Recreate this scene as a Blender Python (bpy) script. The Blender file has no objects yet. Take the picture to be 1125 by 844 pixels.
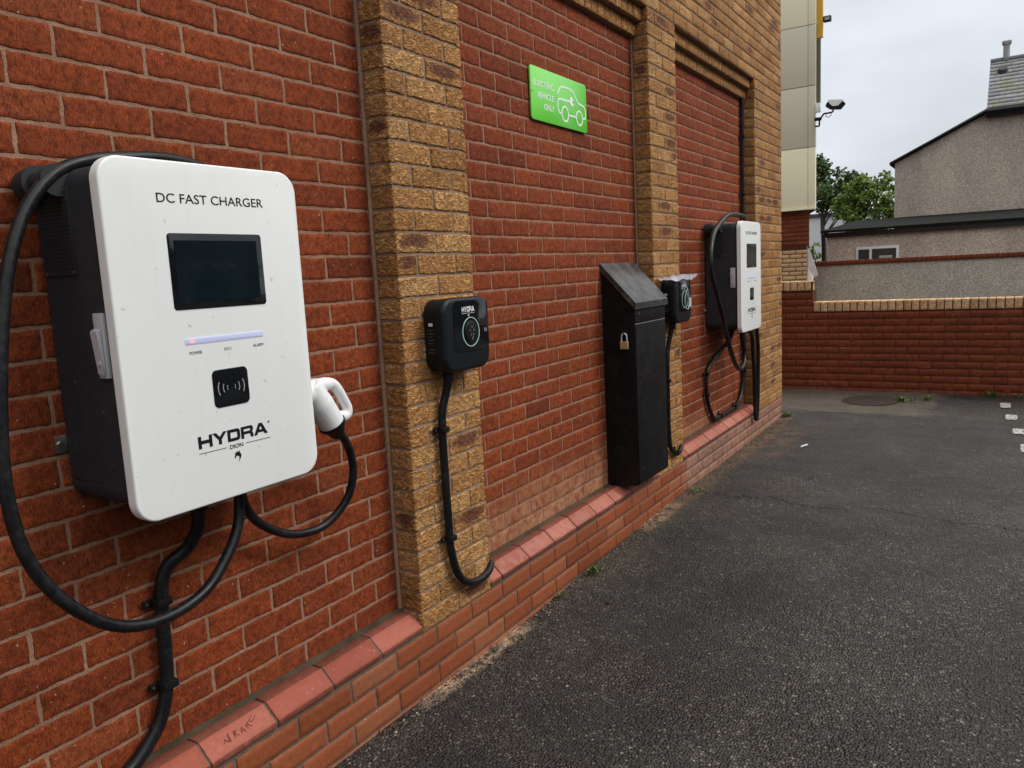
import bpy, bmesh, math, random
import numpy as np
from mathutils import Vector, Matrix
R = math.radians
rng = random.Random(11)
scn = bpy.context.scene
COL = scn.collection

# ------------------------------------------------------------------ objects
def tag(o, label=None, cat=None, group=None, kind=None):
    if label: o['label'] = label
    if cat: o['category'] = cat
    if group: o['group'] = group
    if kind: o['kind'] = kind
    return o
def empty(name, loc, label, cat, group=None):
    o = bpy.data.objects.new(name, None); COL.objects.link(o)
    o.location = loc; o.empty_display_size = .1
    return tag(o, label, cat, group)
def link_mesh(name, me, mats, parent=None, smooth=False):
    """mesh data is authored in world coordinates; shift it to the root's frame"""
    if not isinstance(mats, (list, tuple)): mats = [mats]
    for m in mats: me.materials.append(m)
    o = bpy.data.objects.new(name, me); COL.objects.link(o)
    if smooth: me.polygons.foreach_set('use_smooth', [True] * len(me.polygons))
    if parent is not None:
        root = parent
        off = Vector((0, 0, 0))
        while root is not None:
            off += root.location; root = root.parent
        me.transform(Matrix.Translation(-off))
        o.parent = parent
    return o
def to_obj(name, bm, mats, parent=None, smooth=False, angle=None):
    me = bpy.data.meshes.new(name); bm.normal_update(); bm.to_mesh(me); bm.free()
    if angle is not None:
        me.polygons.foreach_set('use_smooth', [True] * len(me.polygons))
        me.set_sharp_from_angle(angle=R(angle))
        smooth = False
    return link_mesh(name, me, mats, parent, smooth)
def np_mesh(name, V, F):
    me = bpy.data.meshes.new(name)
    V = np.asarray(V, np.float32); F = np.asarray(F, np.int32)
    me.vertices.add(len(V)); me.vertices.foreach_set('co', V.ravel())
    k = F.shape[1]
    me.loops.add(F.size); me.loops.foreach_set('vertex_index', F.ravel())
    me.polygons.add(len(F)); me.polygons.foreach_set('loop_start', np.arange(0, F.size, k, dtype=np.int32))
    me.polygons.foreach_set('loop_total', np.full(len(F), k, np.int32))
    me.update(calc_edges=True); me.validate()
    return me

# ------------------------------------------------------------------ materials
class NT:
    def __init__(s, name):
        s.m = bpy.data.materials.new(name); s.m.use_nodes = True
        s.t = s.m.node_tree; s.n = s.t.nodes; s.l = s.t.links
        s.b = s.n['Principled BSDF']
        s.geo = None; s.tc = None
    def pos(s):
        if not s.geo: s.geo = s.n.new('ShaderNodeNewGeometry')
        return s.geo.outputs['Position']
    def obj(s):
        if not s.tc: s.tc = s.n.new('ShaderNodeTexCoord')
        return s.tc.outputs['Object']
    def mapping(s, v, scale=(1, 1, 1), loc=(0, 0, 0)):
        k = s.n.new('ShaderNodeMapping'); s.l.new(v, k.inputs['Vector'])
        k.inputs['Scale'].default_value = scale; k.inputs['Location'].default_value = loc
        return k.outputs[0]
    def noise(s, v, scale, detail=3, rough=.55, out='Fac', dist=0):
        k = s.n.new('ShaderNodeTexNoise'); s.l.new(v, k.inputs['Vector'])
        k.inputs['Scale'].default_value = scale; k.inputs['Detail'].default_value = detail
        k.inputs['Roughness'].default_value = rough; k.inputs['Distortion'].default_value = dist
        return k.outputs[out]
    def voro(s, v, scale, feature='F1', out='Distance', rnd=1):
        k = s.n.new('ShaderNodeTexVoronoi'); s.l.new(v, k.inputs['Vector']); k.feature = feature
        k.inputs['Scale'].default_value = scale; k.inputs['Randomness'].default_value = rnd
        return k.outputs[out]
    def ramp(s, f, stops, interp='LINEAR'):
        k = s.n.new('ShaderNodeValToRGB'); s.l.new(f, k.inputs[0]); cr = k.color_ramp; cr.interpolation = interp
        while len(cr.elements) < len(stops): cr.elements.new(.5)
        for e, (p, c) in zip(cr.elements, stops):
            e.position = p; e.color = (c if isinstance(c, (tuple, list)) else (c, c, c))[:3] + (1,) if isinstance(c, tuple) else (c, c, c, 1)
        return k.outputs[0]
    def val(s, x):
        k = s.n.new('ShaderNodeValue'); k.outputs[0].default_value = x; return k.outputs[0]
    def math(s, op, a, b=None, c=None, clamp=False):
        k = s.n.new('ShaderNodeMath'); k.operation = op; k.use_clamp = clamp
        for i, x in enumerate((a, b, c)):
            if x is None: continue
            if isinstance(x, (int, float)): k.inputs[i].default_value = x
            else: s.l.new(x, k.inputs[i])
        return k.outputs[0]
    def rng(s, x, a, b, c=0, d=1, smooth=False):
        k = s.n.new('ShaderNodeMapRange'); s.l.new(x, k.inputs[0])
        if smooth: k.interpolation_type = 'SMOOTHSTEP'
        for i, v in enumerate((a, b, c, d)): k.inputs[i + 1].default_value = v
        return k.outputs[0]
    def mix(s, f, a, b, blend='MIX'):
        k = s.n.new('ShaderNodeMix'); k.data_type = 'RGBA'; k.blend_type = blend
        if isinstance(f, (int, float)): k.inputs[0].default_value = f
        else: s.l.new(f, k.inputs[0])
        for i, x in ((6, a), (7, b)):
            if isinstance(x, (tuple, list)): k.inputs[i].default_value = tuple(x)[:3] + (1,)
            else: s.l.new(x, k.inputs[i])
        return k.outputs[2]
    def attr(s, name, out='Fac'):
        k = s.n.new('ShaderNodeAttribute'); k.attribute_name = name; return k.outputs[out]
    def xyz(s, v):
        k = s.n.new('ShaderNodeSeparateXYZ'); s.l.new(v, k.inputs[0]); return k.outputs
    def bump(s, h, strength, dist, prev=None):
        k = s.n.new('ShaderNodeBump'); s.l.new(h, k.inputs['Height'])
        k.inputs['Strength'].default_value = strength; k.inputs['Distance'].default_value = dist
        if prev is not None: s.l.new(prev, k.inputs['Normal'])
        return k.outputs[0]
    def set(s, color=None, rough=None, normal=None, metal=None, spec=None):
        for key, x in (('Base Color', color), ('Roughness', rough), ('Normal', normal), ('Metallic', metal), ('Specular IOR Level', spec)):
            if x is None: continue
            if isinstance(x, (int, float)): s.b.inputs[key].default_value = x
            elif isinstance(x, tuple): s.b.inputs[key].default_value = x[:3] + (1,)
            else: s.l.new(x, s.b.inputs[key])
        return s.m

def M_plain(name, col, rough=.5, metal=0., spec=.5, var=.12, scale=9., bump=0., bscale=400., dust=0., coat=0.):
    """painted / plastic / metal surface: slight tonal variation, uneven gloss, fine grain and dust"""
    k = NT(name); v = k.obj()
    n1 = k.noise(v, scale, 4, .6); n2 = k.noise(v, scale * 7, 3, .6)
    c2 = tuple(min(1, c * (1 - var)) for c in col)
    c = k.mix(n1, tuple(col), c2)
    if dust:
        d = k.ramp(k.math('MULTIPLY', n1, n2), [(.2, 0.), (.45, dust)])
        c = k.mix(d, c, (.35, .33, .30))
    r = k.rng(n2, .3, .7, max(.02, rough - .07), min(1, rough + .08))
    nor = k.bump(k.noise(v, bscale, 2, .5), bump, .0008) if bump else None
    m = k.set(c, r, nor, metal, spec)
    if coat: k.b.inputs['Coat Weight'].default_value = coat; k.b.inputs['Coat Roughness'].default_value = .08
    return m

def M_brick(name, stops, tex=1., *, vert_drag=True, eff=None, rustic=0., zdark=None, rough=.85, fleck=.35, patch=None):
    k = NT(name); v = k.pos(); tone = k.attr('tone'); pt = k.attr('patchy')
    base = k.ramp(tone, stops)
    # texture of the face: fine vertical drag marks or rumpled creases
    if vert_drag:
        s1 = k.noise(k.mapping(v, (430, 430, 85)), 1, 3, .7)
        s2 = k.noise(v, 55, 4, .6)
        fac = k.math('ADD', k.math('MULTIPLY', s1, .62), k.math('MULTIPLY', s2, .38))
        c = k.mix(k.rng(fac, .38, .62), k.mix(1., base, tuple(1 - tex * q for q in (.62, .68, .70)), 'MULTIPLY'), k.mix(1., base, tuple(1 + tex * q for q in (.5, .6, .7)), 'MULTIPLY'))
        hole = k.ramp(k.noise(v, 210, 2, .5), [(.30, 1.), (.36, 0.)])
        c = k.mix(k.math('MULTIPLY', hole, fleck), c, (.05, .015, .01))
        h = k.math('SUBTRACT', fac, k.math('MULTIPLY', hole, .35)); nb = k.bump(h, .3 + .7 * tex, .005)
    else:
        w = k.mapping(v, (24, 24, 74))
        s1 = k.noise(w, 1, 3, .55, dist=1.8)
        crease = k.ramp(k.math('ABSOLUTE', k.math('SUBTRACT', s1, .5)), [(.0, 0.), (.05, 1.)])
        s2 = k.noise(v, 260, 3, .6)
        c = k.mix(k.rng(s2, .3, .7), k.mix(1., base, (.78, .74, .68), 'MULTIPLY'), k.mix(1., base, (1.22, 1.24, 1.3), 'MULTIPLY'))
        c = k.mix(k.math('MULTIPLY', k.math('SUBTRACT', 1., crease), rustic), c, k.mix(1., base, (.46, .36, .24), 'MULTIPLY'))
        h = k.math('ADD', k.math('MULTIPLY', crease, .6), k.math('ADD', k.math('MULTIPLY', s1, 1.0), k.math('MULTIPLY', s2, .25)))
        nb = k.bump(h, 1., .010)
    if patch:   # burnt purple-brown patches in the middle of some bricks
        uu = k.attr('cen')
        wob = k.math('ADD', uu, k.math('MULTIPLY', k.math('SUBTRACT', k.noise(v, 26, 4, .7), .5), 1.3))
        f = k.math('MULTIPLY', k.rng(wob, .45, 1.0, 1, 0, True), pt)
        c = k.mix(k.math('MULTIPLY', f, .9), c, patch)
    if eff:
        for (y0, y1, ztop, amt, col) in eff:
            X = k.xyz(v)
            m = k.math('MULTIPLY', k.rng(X[1], y0, y0 + .25, 0, 1, True), k.rng(X[1], y1 - .3, y1, 1, 0, True))
            zz = k.math('ADD', X[2], k.math('MULTIPLY', k.noise(v, 5, 3, .6), .22))
            m = k.math('MULTIPLY', m, k.rng(zz, ztop - .12, ztop + .16, 1, 0, True))
            m = k.math('MULTIPLY', m, k.rng(k.noise(v, 24, 4, .7), .3, .62))
            c = k.mix(k.math('MULTIPLY', m, amt), c, col)
    # broad weathering and rare pale specks
    wz = k.rng(k.noise(v, 1.3, 3, .6), .3, .7, .86, 1.1)
    cc = k.n.new('ShaderNodeCombineColor')
    for i in range(3): k.l.new(wz, cc.inputs[i])
    c = k.mix(1., c, cc.outputs[0], 'MULTIPLY')
    sp = k.ramp(k.math('ADD', k.noise(v, 110, 2, .4), k.math('MULTIPLY', k.noise(v, 2.2, 2, .5), .12)), [(.815, 0.), (.83, .75)])
    c = k.mix(sp, c, (.62, .52, .44))
    return k.set(c, rough, nb, spec=.25)

def M_mortar(name, a, b, rough=.95):
    k = NT(name); v = k.pos()
    f = k.noise(v, 7, 4, .65); g = k.noise(v, 300, 3, .6)
    c = k.mix(k.rng(f, .3, .7), a, b)
    c = k.mix(k.rng(g, .3, .7), k.mix(1., c, (.74, .74, .74), 'MULTIPLY'), k.mix(1., c, (1.16, 1.16, 1.16), 'MULTIPLY'))
    nb = k.bump(k.math('ADD', g, k.math('MULTIPLY', k.noise(v, 60, 3, .6), 1.4)), .9, .003)
    return k.set(c, rough, nb, spec=.2)

RED = M_brick('red_wirecut_brick', [(0, (.155, .030, .010)), (.06, (.205, .038, .0100)), (.4, (.232, .044, .0105)), (.8, (.255, .049, .0120)), (1, (.25, .055, .016))],
              eff=[(2.45, 4.1, .56, .85, (.50, .27, .15)), (4.75, 6.0, .46, .8, (.50, .28, .16)), (.2, 2.1, .28, .4, (.28, .16, .08))])
YEL = M_brick('buff_rustic_brick', [(0, (.44, .205, .066)), (.35, (.54, .265, .088)), (.7, (.61, .315, .112)), (1, (.65, .36, .14))],
              vert_drag=False, rustic=.80, patch=(.17, .060, .032), rough=.8)
PLR = M_brick('smooth_red_plinth_brick', [(0, (.215, .054, .020)), (.4, (.27, .072, .027)), (.75, (.31, .088, .035)), (1, (.29, .105, .050))], .38,
              fleck=.12, rough=.62, eff=[(4.7, 7.6, .45, .75, (.34, .25, .20)), (2.2, 2.9, .03, .6, (.45, .28, .18)), (-.2, 7.5, .02, .45, (.15, .11, .08))])
CANT = M_brick('cant_brick', [(0, (.30, .070, .040)), (.5, (.36, .092, .056)), (1, (.40, .12, .08))], .25, fleck=.1, rough=.5,
               eff=[(2.4, 4.2, .45, .45, (.50, .27, .21)), (4.7, 6.4, .45, .4, (.50, .28, .22))])
CANT_DARK = M_brick('grimy_top_dark_nib', [(0, (.15, .045, .028)), (.5, (.19, .055, .034)), (1, (.22, .068, .044))], .5, fleck=.5, rough=.6)  # grimy flat top; the front nib takes the same darker tone
MRED = M_mortar('pink_mortar', (.27, .145, .092), (.38, .225, .150))
MYEL = M_mortar('brown_mortar', (.25, .17, .11), (.36, .25, .175))
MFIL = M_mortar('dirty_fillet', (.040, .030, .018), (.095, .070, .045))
MPL = M_mortar('grey_plinth_mortar', (.12, .092, .068), (.22, .17, .125))
ENDR = M_brick('dark_red_end_wall_brick', [(0, (.165, .036, .0125)), (.5, (.182, .041, .014)), (1, (.20, .046, .017))], .5, fleck=.2, rough=.75)
MEND = M_mortar('dark_mortar', (.065, .020, .012), (.10, .038, .024))
BUFF = M_brick('pale_buff_brick', [(0, (.58, .34, .17)), (.5, (.66, .41, .21)), (1, (.72, .47, .26))], fleck=.1, rough=.8)
MGAP = M_mortar('dark_gap_mortar', (.06, .035, .025), (.10, .06, .04))

# ------------------------------------------------------------------ brickwork generator
class Bricks:
    """real bricks: each one a rounded, slightly irregular block face with its own tone; mortar is a bed set back"""
    def __init__(s, seed=1):
        s.V = []; s.F = []; s.T = []; s.P = []; s.C = []; s.mi = []; s.n = 0; s.r = np.random.RandomState(abs(int(seed)))
    def brick(s, O, U, W, N, u0, u1, v0, v1, res=.012, rad=.0022, wob=.0012, rough=.0006, depth=.02, tone=None, patchy=0., mat=0):
        r = s.r
        w, h = u1 - u0, v1 - v0
        nu, nv = max(3, int(round(w / res))), max(2, int(round(h / res)))
        def par(n, L):
            a = np.concatenate([[0, rad / L], np.linspace(rad / L, 1 - rad / L, n + 1)[1:-1], [1 - rad / L, 1]]); return a
        a, b = par(nu, w), par(nv, h)
        # ring 0: skirt, then front
        A, B = np.meshgrid(a, b, indexing='ij')
        ph = r.rand(8) * 6.28
        us, vs = A * w, B * h
        du = wob * (np.sin(us * 61 + ph[0]) * .4 + np.sin(vs * 97 + ph[1]) * .6 + np.sin(vs * 233 + ph[2]) * .35)
        dv = wob * (np.sin(us * 47 + ph[3]) * .7 + np.sin(us * 131 + ph[4]) * .45 + np.sin(us * 290 + ph[5]) * .3)
        fu = np.abs(A - .5) * 2; fv = np.abs(B - .5) * 2
        us = u0 + us + du * fu ** 4 + (r.rand() - .5) * wob; vs = v0 + vs + dv * fv ** 4
        edge = np.zeros_like(A); edge[0, :] = edge[-1, :] = 1; edge[:, 0] = edge[:, -1] = 1
        z = -edge * rad * .9 + rough * (np.sin(us * 180 + ph[6]) * np.sin(vs * 210 + ph[7]) + r.randn(*A.shape) * .55) * (1 - edge)
        z += (r.rand() - .5) * rough * 2 + (A - .5) * (r.rand() - .5) * rough * 2
        P = O[None, None] + us[..., None] * U + vs[..., None] * W + z[..., None] * N
        na, nb = A.shape
        idx = np.arange(na * nb).reshape(na, nb) + s.n
        q = np.stack([idx[:-1, :-1], idx[1:, :-1], idx[1:, 1:], idx[:-1, 1:]], -1).reshape(-1, 4)
        ring = np.concatenate([idx[:, 0], idx[-1, 1:], idx[-2::-1, -1], idx[0, -2:0:-1]])
        rp = P.reshape(-1, 3)[ring - s.n]
        back = rp - depth * N
        bi = np.arange(len(ring)) + s.n + na * nb
        q2 = np.stack([ring, bi, np.roll(bi, -1), np.roll(ring, -1)], -1)
        nV = na * nb + len(ring)
        s.V += [P.reshape(-1, 3), back]; s.F += [q, q2]
        t = r.rand() if tone is None else tone
        s.T.append(np.full(nV, t)); s.P.append(np.full(nV, patchy))
        cen = np.sqrt(((A - .5) * 1.75) ** 2 + ((B - .62) * 1.9) ** 2)
        s.C += [cen.ravel(), np.full(len(ring), 1.)]
        s.mi.append(np.full(len(q) + len(q2), mat)); s.n += nV
    def sheet(s, O, U, W, N, u0, u1, v0, v1, off, mat=1, res=.05):
        nu, nv = max(1, int((u1 - u0) / res)), max(1, int((v1 - v0) / res))
        a = np.linspace(u0, u1, nu + 1); b = np.linspace(v0, v1, nv + 1); A, B = np.meshgrid(a, b, indexing='ij')
        P = O + A[..., None] * U + B[..., None] * W + off * N
        idx = np.arange(A.size).reshape(A.shape) + s.n
        q = np.stack([idx[:-1, :-1], idx[1:, :-1], idx[1:, 1:], idx[:-1, 1:]], -1).reshape(-1, 4)
        s.V.append(P.reshape(-1, 3)); s.F.append(q); s.T.append(np.zeros(A.size)); s.P.append(np.zeros(A.size)); s.C.append(np.ones(A.size))
        s.mi.append(np.full(len(q), mat)); s.n += A.size
    def build(s, name, mats, parent=None):
        me = np_mesh(name, np.concatenate(s.V), np.concatenate(s.F))
        for nm, arr in (('tone', s.T), ('patchy', s.P), ('cen', s.C)):
            at = me.attributes.new(nm, 'FLOAT', 'POINT'); at.data.foreach_set('value', np.concatenate(arr).astype(np.float32))
        o = link_mesh(name, me, mats, parent)
        me.polygons.foreach_set('material_index', np.concatenate(s.mi).astype(np.int32))
        me.polygons.foreach_set('use_smooth', [True] * len(me.polygons)); me.set_sharp_from_angle(angle=R(50))
        return o
X3, Y3, Z3 = np.array([1., 0, 0]), np.array([0, 1., 0]), np.array([0, 0, 1.])
def zk(k): return 1.5 - .075 * k          # bed joint number k (k grows downwards)
def courses(B, O, U, N, u0, u1, ktop, kbot, off_even, off_odd, L=.225, jt=.010, mat=0, pat=0., **kw):
    """stretcher courses between bed joints; off_* is the position of a perpend in even/odd courses"""
    for k in range(ktop, kbot):
        off = off_even if k % 2 == 0 else off_odd
        n0 = math.floor((u0 - off) / L); x = off + n0 * L
        while x < u1 - 1e-6:
            a, b = max(u0, x + jt / 2), min(u1, x + L - jt / 2)
            if b - a > .018:
                B.brick(O, U, Z3, N, a, b, zk(k + 1) + jt / 2, zk(k) - jt / 2, patchy=1. if B.r.rand() < pat else 0., mat=mat, **kw)
            x += L

bld = empty('brick_building', (0, 3.6, 0), 'long red and buff brick building whose blind bays carry the chargers', 'building')
P1, P2, P3 = (2.065, 2.505), (4.352, 4.785), (6.580, 7.47)
P0 = (-.185, .255)
REC = -.1025
YS = -1.4                                   # south end of the modelled wall
Wn = X3; 
# recessed red bays
for (ya, yb, fine, pe, po, ks) in ((P0[1], P1[0], .009, 1.948, 1.837, -18), (P1[1], P2[0], .013, 2.79, 2.674, -18), (P2[1], P3[0], .018, 4.90, 5.01, -18)):
    B = Bricks(int(ya * 10) + 7)
    courses(B, np.array([REC, 0, 0]), Y3, X3, ya + .012, yb - .014, ks, 16, pe, po, res=fine, jt=.0095, wob=.0016, rough=.0005, rad=.0016)
    B.sheet(np.array([REC, 0, 0]), Y3, Z3, X3, ya, yb, zk(16) - .02, zk(ks), -.0022, res=.03)
    B.build('bay_panel', [RED, MRED], bld)
    # soldier corbel courses over the bay
    for (kt, xx) in ((-19, -.035), (-18, -.070)):
        B = Bricks(int(ya * 10) + kt)
        y = ya + .004
        while y < yb - .03:
            B.brick(np.array([xx, 0, 0]), Y3, Z3, X3, y + .004, min(y + .071, yb - .003), zk(kt + 1) + .002, zk(kt) - .002, res=.02, depth=.07, tone=.15 + .5 * B.r.rand())
            y += .075
        B.sheet(np.array([xx, 0, 0]), Y3, Z3, X3, ya, yb, zk(kt + 1) + .001, zk(kt) - .001, -.005)
        B.sheet(np.array([xx, 0, zk(kt + 1)]), Y3, X3, -Z3, ya, yb, -.09, -.004, -.001)      # soffit
        B.build('corbel_course', [YEL, MYEL], bld)
    # cant-brick ledge
    B = Bricks(int(ya * 10) + 77)
    y = P1[0] - .225 * math.ceil((P1[0] - ya) / .225) if ya < 2 else ya - .14
    while y < yb - .01:
        a, b = max(ya + .004, y + .004), min(yb - .004, y + .219)
        if b - a > .03:
            t = B.r.rand(); dx = (B.r.rand() - .5) * .003
            kw = dict(tone=t, res=.02, wob=.0006, rough=.0002, rad=.0012)
            O = np.array([dx, 0, 0])
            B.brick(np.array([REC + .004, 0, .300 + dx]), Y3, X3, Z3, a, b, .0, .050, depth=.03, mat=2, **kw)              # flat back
            s = np.array([.0505, 0, -.045]); Ls = np.linalg.norm(s); s /= Ls
            n = np.array([s[2] * -1, 0, s[0]])
            B.brick(np.array([-.0475 + dx, 0, .2995 + dx]), Y3, s, n, a, b, .0005, Ls - .0005, depth=.03, **kw)      # slope
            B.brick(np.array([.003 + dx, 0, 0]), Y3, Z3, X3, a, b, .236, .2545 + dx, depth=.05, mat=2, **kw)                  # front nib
        y += .225
    # mortar body under the bricks
    prof = [(REC, .294), (-.050, .294), (-.003, .251), (-.003, .2255)]
    for (xa, za), (xb, zb) in zip(prof[:-1], prof[1:]):
        d = np.array([xb - xa, 0, zb - za]); Ld = np.linalg.norm(d)
        if Ld < 1e-6: continue
        d /= Ld; n = np.array([-d[2], 0, d[0]])
        B.sheet(np.array([xa, 0, za]), Y3, d, n, ya, yb, 0, Ld, 0)
    # mortar fillet along the back of the ledge
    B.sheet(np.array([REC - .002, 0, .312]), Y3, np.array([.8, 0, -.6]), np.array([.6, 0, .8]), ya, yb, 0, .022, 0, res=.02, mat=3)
    B.build('ledge_course', [CANT, MPL, CANT_DARK, MFIL], bld)
bm = bmesh.new(); d_ = Vector((.0505, 0, -.045)).normalized(); n_ = Vector((-d_.z, 0, d_.x)); o_ = Vector((-.0475, 0, .2995)) + n_ * .0016
for pl in ([(1.175, .040), (1.180, .030), (1.186, .044), (1.192, .020), (1.190, .046)], [(1.203, .042), (1.206, .022), (1.204, .034), (1.212, .024), (1.205, .034), (1.214, .042)],
           [(1.220, .040), (1.226, .026), (1.231, .040), (1.222, .036)], [(1.238, .040), (1.239, .026), (1.244, .024), (1.243, .032), (1.249, .040)], [(1.235, .030), (1.262, .012)], [(1.250, .024), (1.256, .028), (1.270, .016)]):
    pl = [(1.225 + (q - 1.175) * 1.26, w_) for q, w_ in pl]
    for (ya_, sa), (yb_, sb) in zip(pl[:-1], pl[1:]):
        a_ = o_ + d_ * sa + Vector((0, ya_, 0)); b_ = o_ + d_ * sb + Vector((0, yb_, 0)); t_ = (b_ - a_).normalized().cross(n_) * .0011
        bm.faces.new([bm.verts.new(q) for q in (a_ - t_, b_ - t_, b_ + t_, a_ + t_)])
to_obj('marker_scribble', bm, M_plain('faded_marker', (.19, .058, .038), .7, spec=.1), bld)
# piers
def pier(ya, yb, seed, res, pat, stretchers):
    B = Bricks(seed)
    O = np.array([0, 0, 0.]); d = dict(res=res, rough=.0011, wob=.0014, rad=.003)
    w = yb - ya
    for k in range(-19, 17):
        if stretchers == 2:
            cuts = [ya, ya + w / 2, yb] if k % 2 == 0 else [ya, ya + .107, yb - .107, yb]
        else:
            n = 4; cuts = [ya + i * w / n for i in range(n + 1)] if k % 2 == 0 else [ya, ya + w / 8] + [ya + w / 8 + i * w / n for i in range(1, n)] + [yb]
        for i, (a, b) in enumerate(zip(cuts[:-1], cuts[1:])):
            B.brick(O, Y3, Z3, X3, a + (0 if i == 0 else .005), b - (0 if i == len(cuts) - 2 else .005), zk(k + 1) + .005, zk(k) - .005,
                    patchy=1. if B.r.rand() < pat else 0., **d)
        # returns into the bays
        for (yy, U, N) in ((ya, X3, -Y3), (yb, -X3, Y3)):
            if yy == P3[1] or (yy == P0[0]): continue
            if N[1] < 0:
                B.brick(np.array([REC, yy, 0]), X3, Z3, N, .009, .1015, zk(k + 1) + .005, zk(k) - .005, patchy=1. if B.r.rand() < pat * 1.2 else 0., **d)
            else:
                B.brick(np.array([0, yy, 0]), -X3, Z3, N, .001, .0935, zk(k + 1) + .005, zk(k) - .005, patchy=0., **d)
    B.sheet(O, Y3, Z3, X3, ya + .003, yb - .003, zk(17) + .001, zk(-19), -.0045)
    B.sheet(np.array([REC, ya, 0]), X3, Z3, -Y3, 0, .0985, zk(17) + .001, zk(-19), -.0045)
    B.sheet(np.array([0, yb, 0]), -X3, Z3, Y3, 0.004, .1025, zk(17) + .001, zk(-19), -.0045)
    # mortar fillet where the bay meets the pier
    B.sheet(np.array([REC + .001, ya - .012, 0]), np.array([.35, .94, 0]), Z3, np.array([.94, -.35, 0]), 0, .014, zk(16), zk(-17), .002, mat=2)
    B.build('pier', [YEL, MYEL, MRED], bld)
pier(*P0, 3, .02, .08, 2); pier(*P1, 4, .0055, .085, 2); pier(*P2, 5, .009, .10, 2)
# end pier: bricks laid from the corner
B = Bricks(6)
for k in range(-19, 17):
    off = P3[1] if k % 2 == 0 else P3[1] - .1125
    courses(B, np.zeros(3), Y3, X3, P3[0], P3[1] - .0005, k, k + 1, off, off, res=.012, rough=.001, wob=.0014, rad=.003, pat=.10)
    B.brick(np.array([REC, P3[0], 0]), X3, Z3, -Y3, .009, .1015, zk(k + 1) + .005, zk(k) - .005, res=.02)
B.sheet(np.zeros(3), Y3, Z3, X3, P3[0], P3[1] - .004, zk(17) + .001, zk(-19), -.0045)
B.sheet(np.array([REC, P3[0], 0]), X3, Z3, -Y3, 0, .0985, zk(17) + .001, zk(-19), -.0045)
for k in range(-56, 20):
    off = 0 if k % 2 else -.1125
    courses(B, np.array([0, P3[1], 0]), -X3, Y3, .002, 2.2, k, k + 1, off, off, res=.05, jt=.01, rad=.003)
B.sheet(np.array([0, P3[1], 0]), -X3, Z3, Y3, .003, 2.2, -.05, zk(-56), -.0045)
B.build('pier', [YEL, MYEL], bld)
# wall above the bays
B = Bricks(8)
courses(B, np.zeros(3), Y3, X3, YS, P3[1] - .0005, -56, -19, P3[1], P3[1] - .1125, res=.022, rough=.001, wob=.0014, rad=.003, pat=.10)
B.sheet(np.zeros(3), Y3, Z3, X3, YS, P3[1] - .004, zk(-19), zk(-56), -.0045)
for ya, yb in ((P0[1], P1[0]), (P1[1], P2[0]), (P2[1], P3[0])):
    B.sheet(np.array([0, 0, zk(-19)]), Y3, -X3, -Z3, ya, yb, .003, .11, -.001)
courses(B, np.zeros(3), Y3, X3, YS, P0[0], -19, 17, P0[0], P0[0] - .1125, res=.03, pat=.1)
B.sheet(np.zeros(3), Y3, Z3, X3, YS, P0[0], zk(17), zk(-19), -.0045)
B.build('upper_wall', [YEL, MYEL], bld)
# plinth
B = Bricks(9)
courses(B, np.zeros(3), Y3, X3, YS, P3[1] - .0005, 17, 21, 2.25, 2.14, res=.016, jt=.009, wob=.001, rough=.0004)
B.sheet(np.zeros(3), Y3, Z3, X3, YS, P3[1] - .004, -.1, zk(17) - .0005, -.004, res=.04)
B.build('plinth', [PLR, MPL], bld)
# the mass of the building behind its faces, with a flat parapet coping
bm = bmesh.new()
def box(bm, x0, x1, y0, y1, z0, z1, bev=0., seg=2, M=None):
    r = bmesh.ops.create_cube(bm, size=1); vs = r['verts']
    bmesh.ops.scale(bm, vec=(x1 - x0, y1 - y0, z1 - z0), verts=vs)
    bmesh.ops.translate(bm, vec=((x0 + x1) / 2, (y0 + y1) / 2, (z0 + z1) / 2), verts=vs)
    if bev:
        es = list({e for v in vs for e in v.link_edges})
        rr = bmesh.ops.bevel(bm, geom=es, offset=bev, segments=seg, affect='EDGES', profile=.6)
        vs = list({v for f in rr['faces'] for v in f.verts} | {v for v in vs if v.is_valid})
    if M is not None: bmesh.ops.transform(bm, matrix=M, verts=vs)
    return vs
box(bm, -8, -.13, YS, P3[1] - .03, -.1, 5.69)
box(bm, -8, .03, YS - .03, P3[1] + .04, 5.70, 5.76, .008)
to_obj('core_wall', bm, M_mortar('rendered_core', (.3, .27, .22), (.36, .32, .27)), bld)

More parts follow.
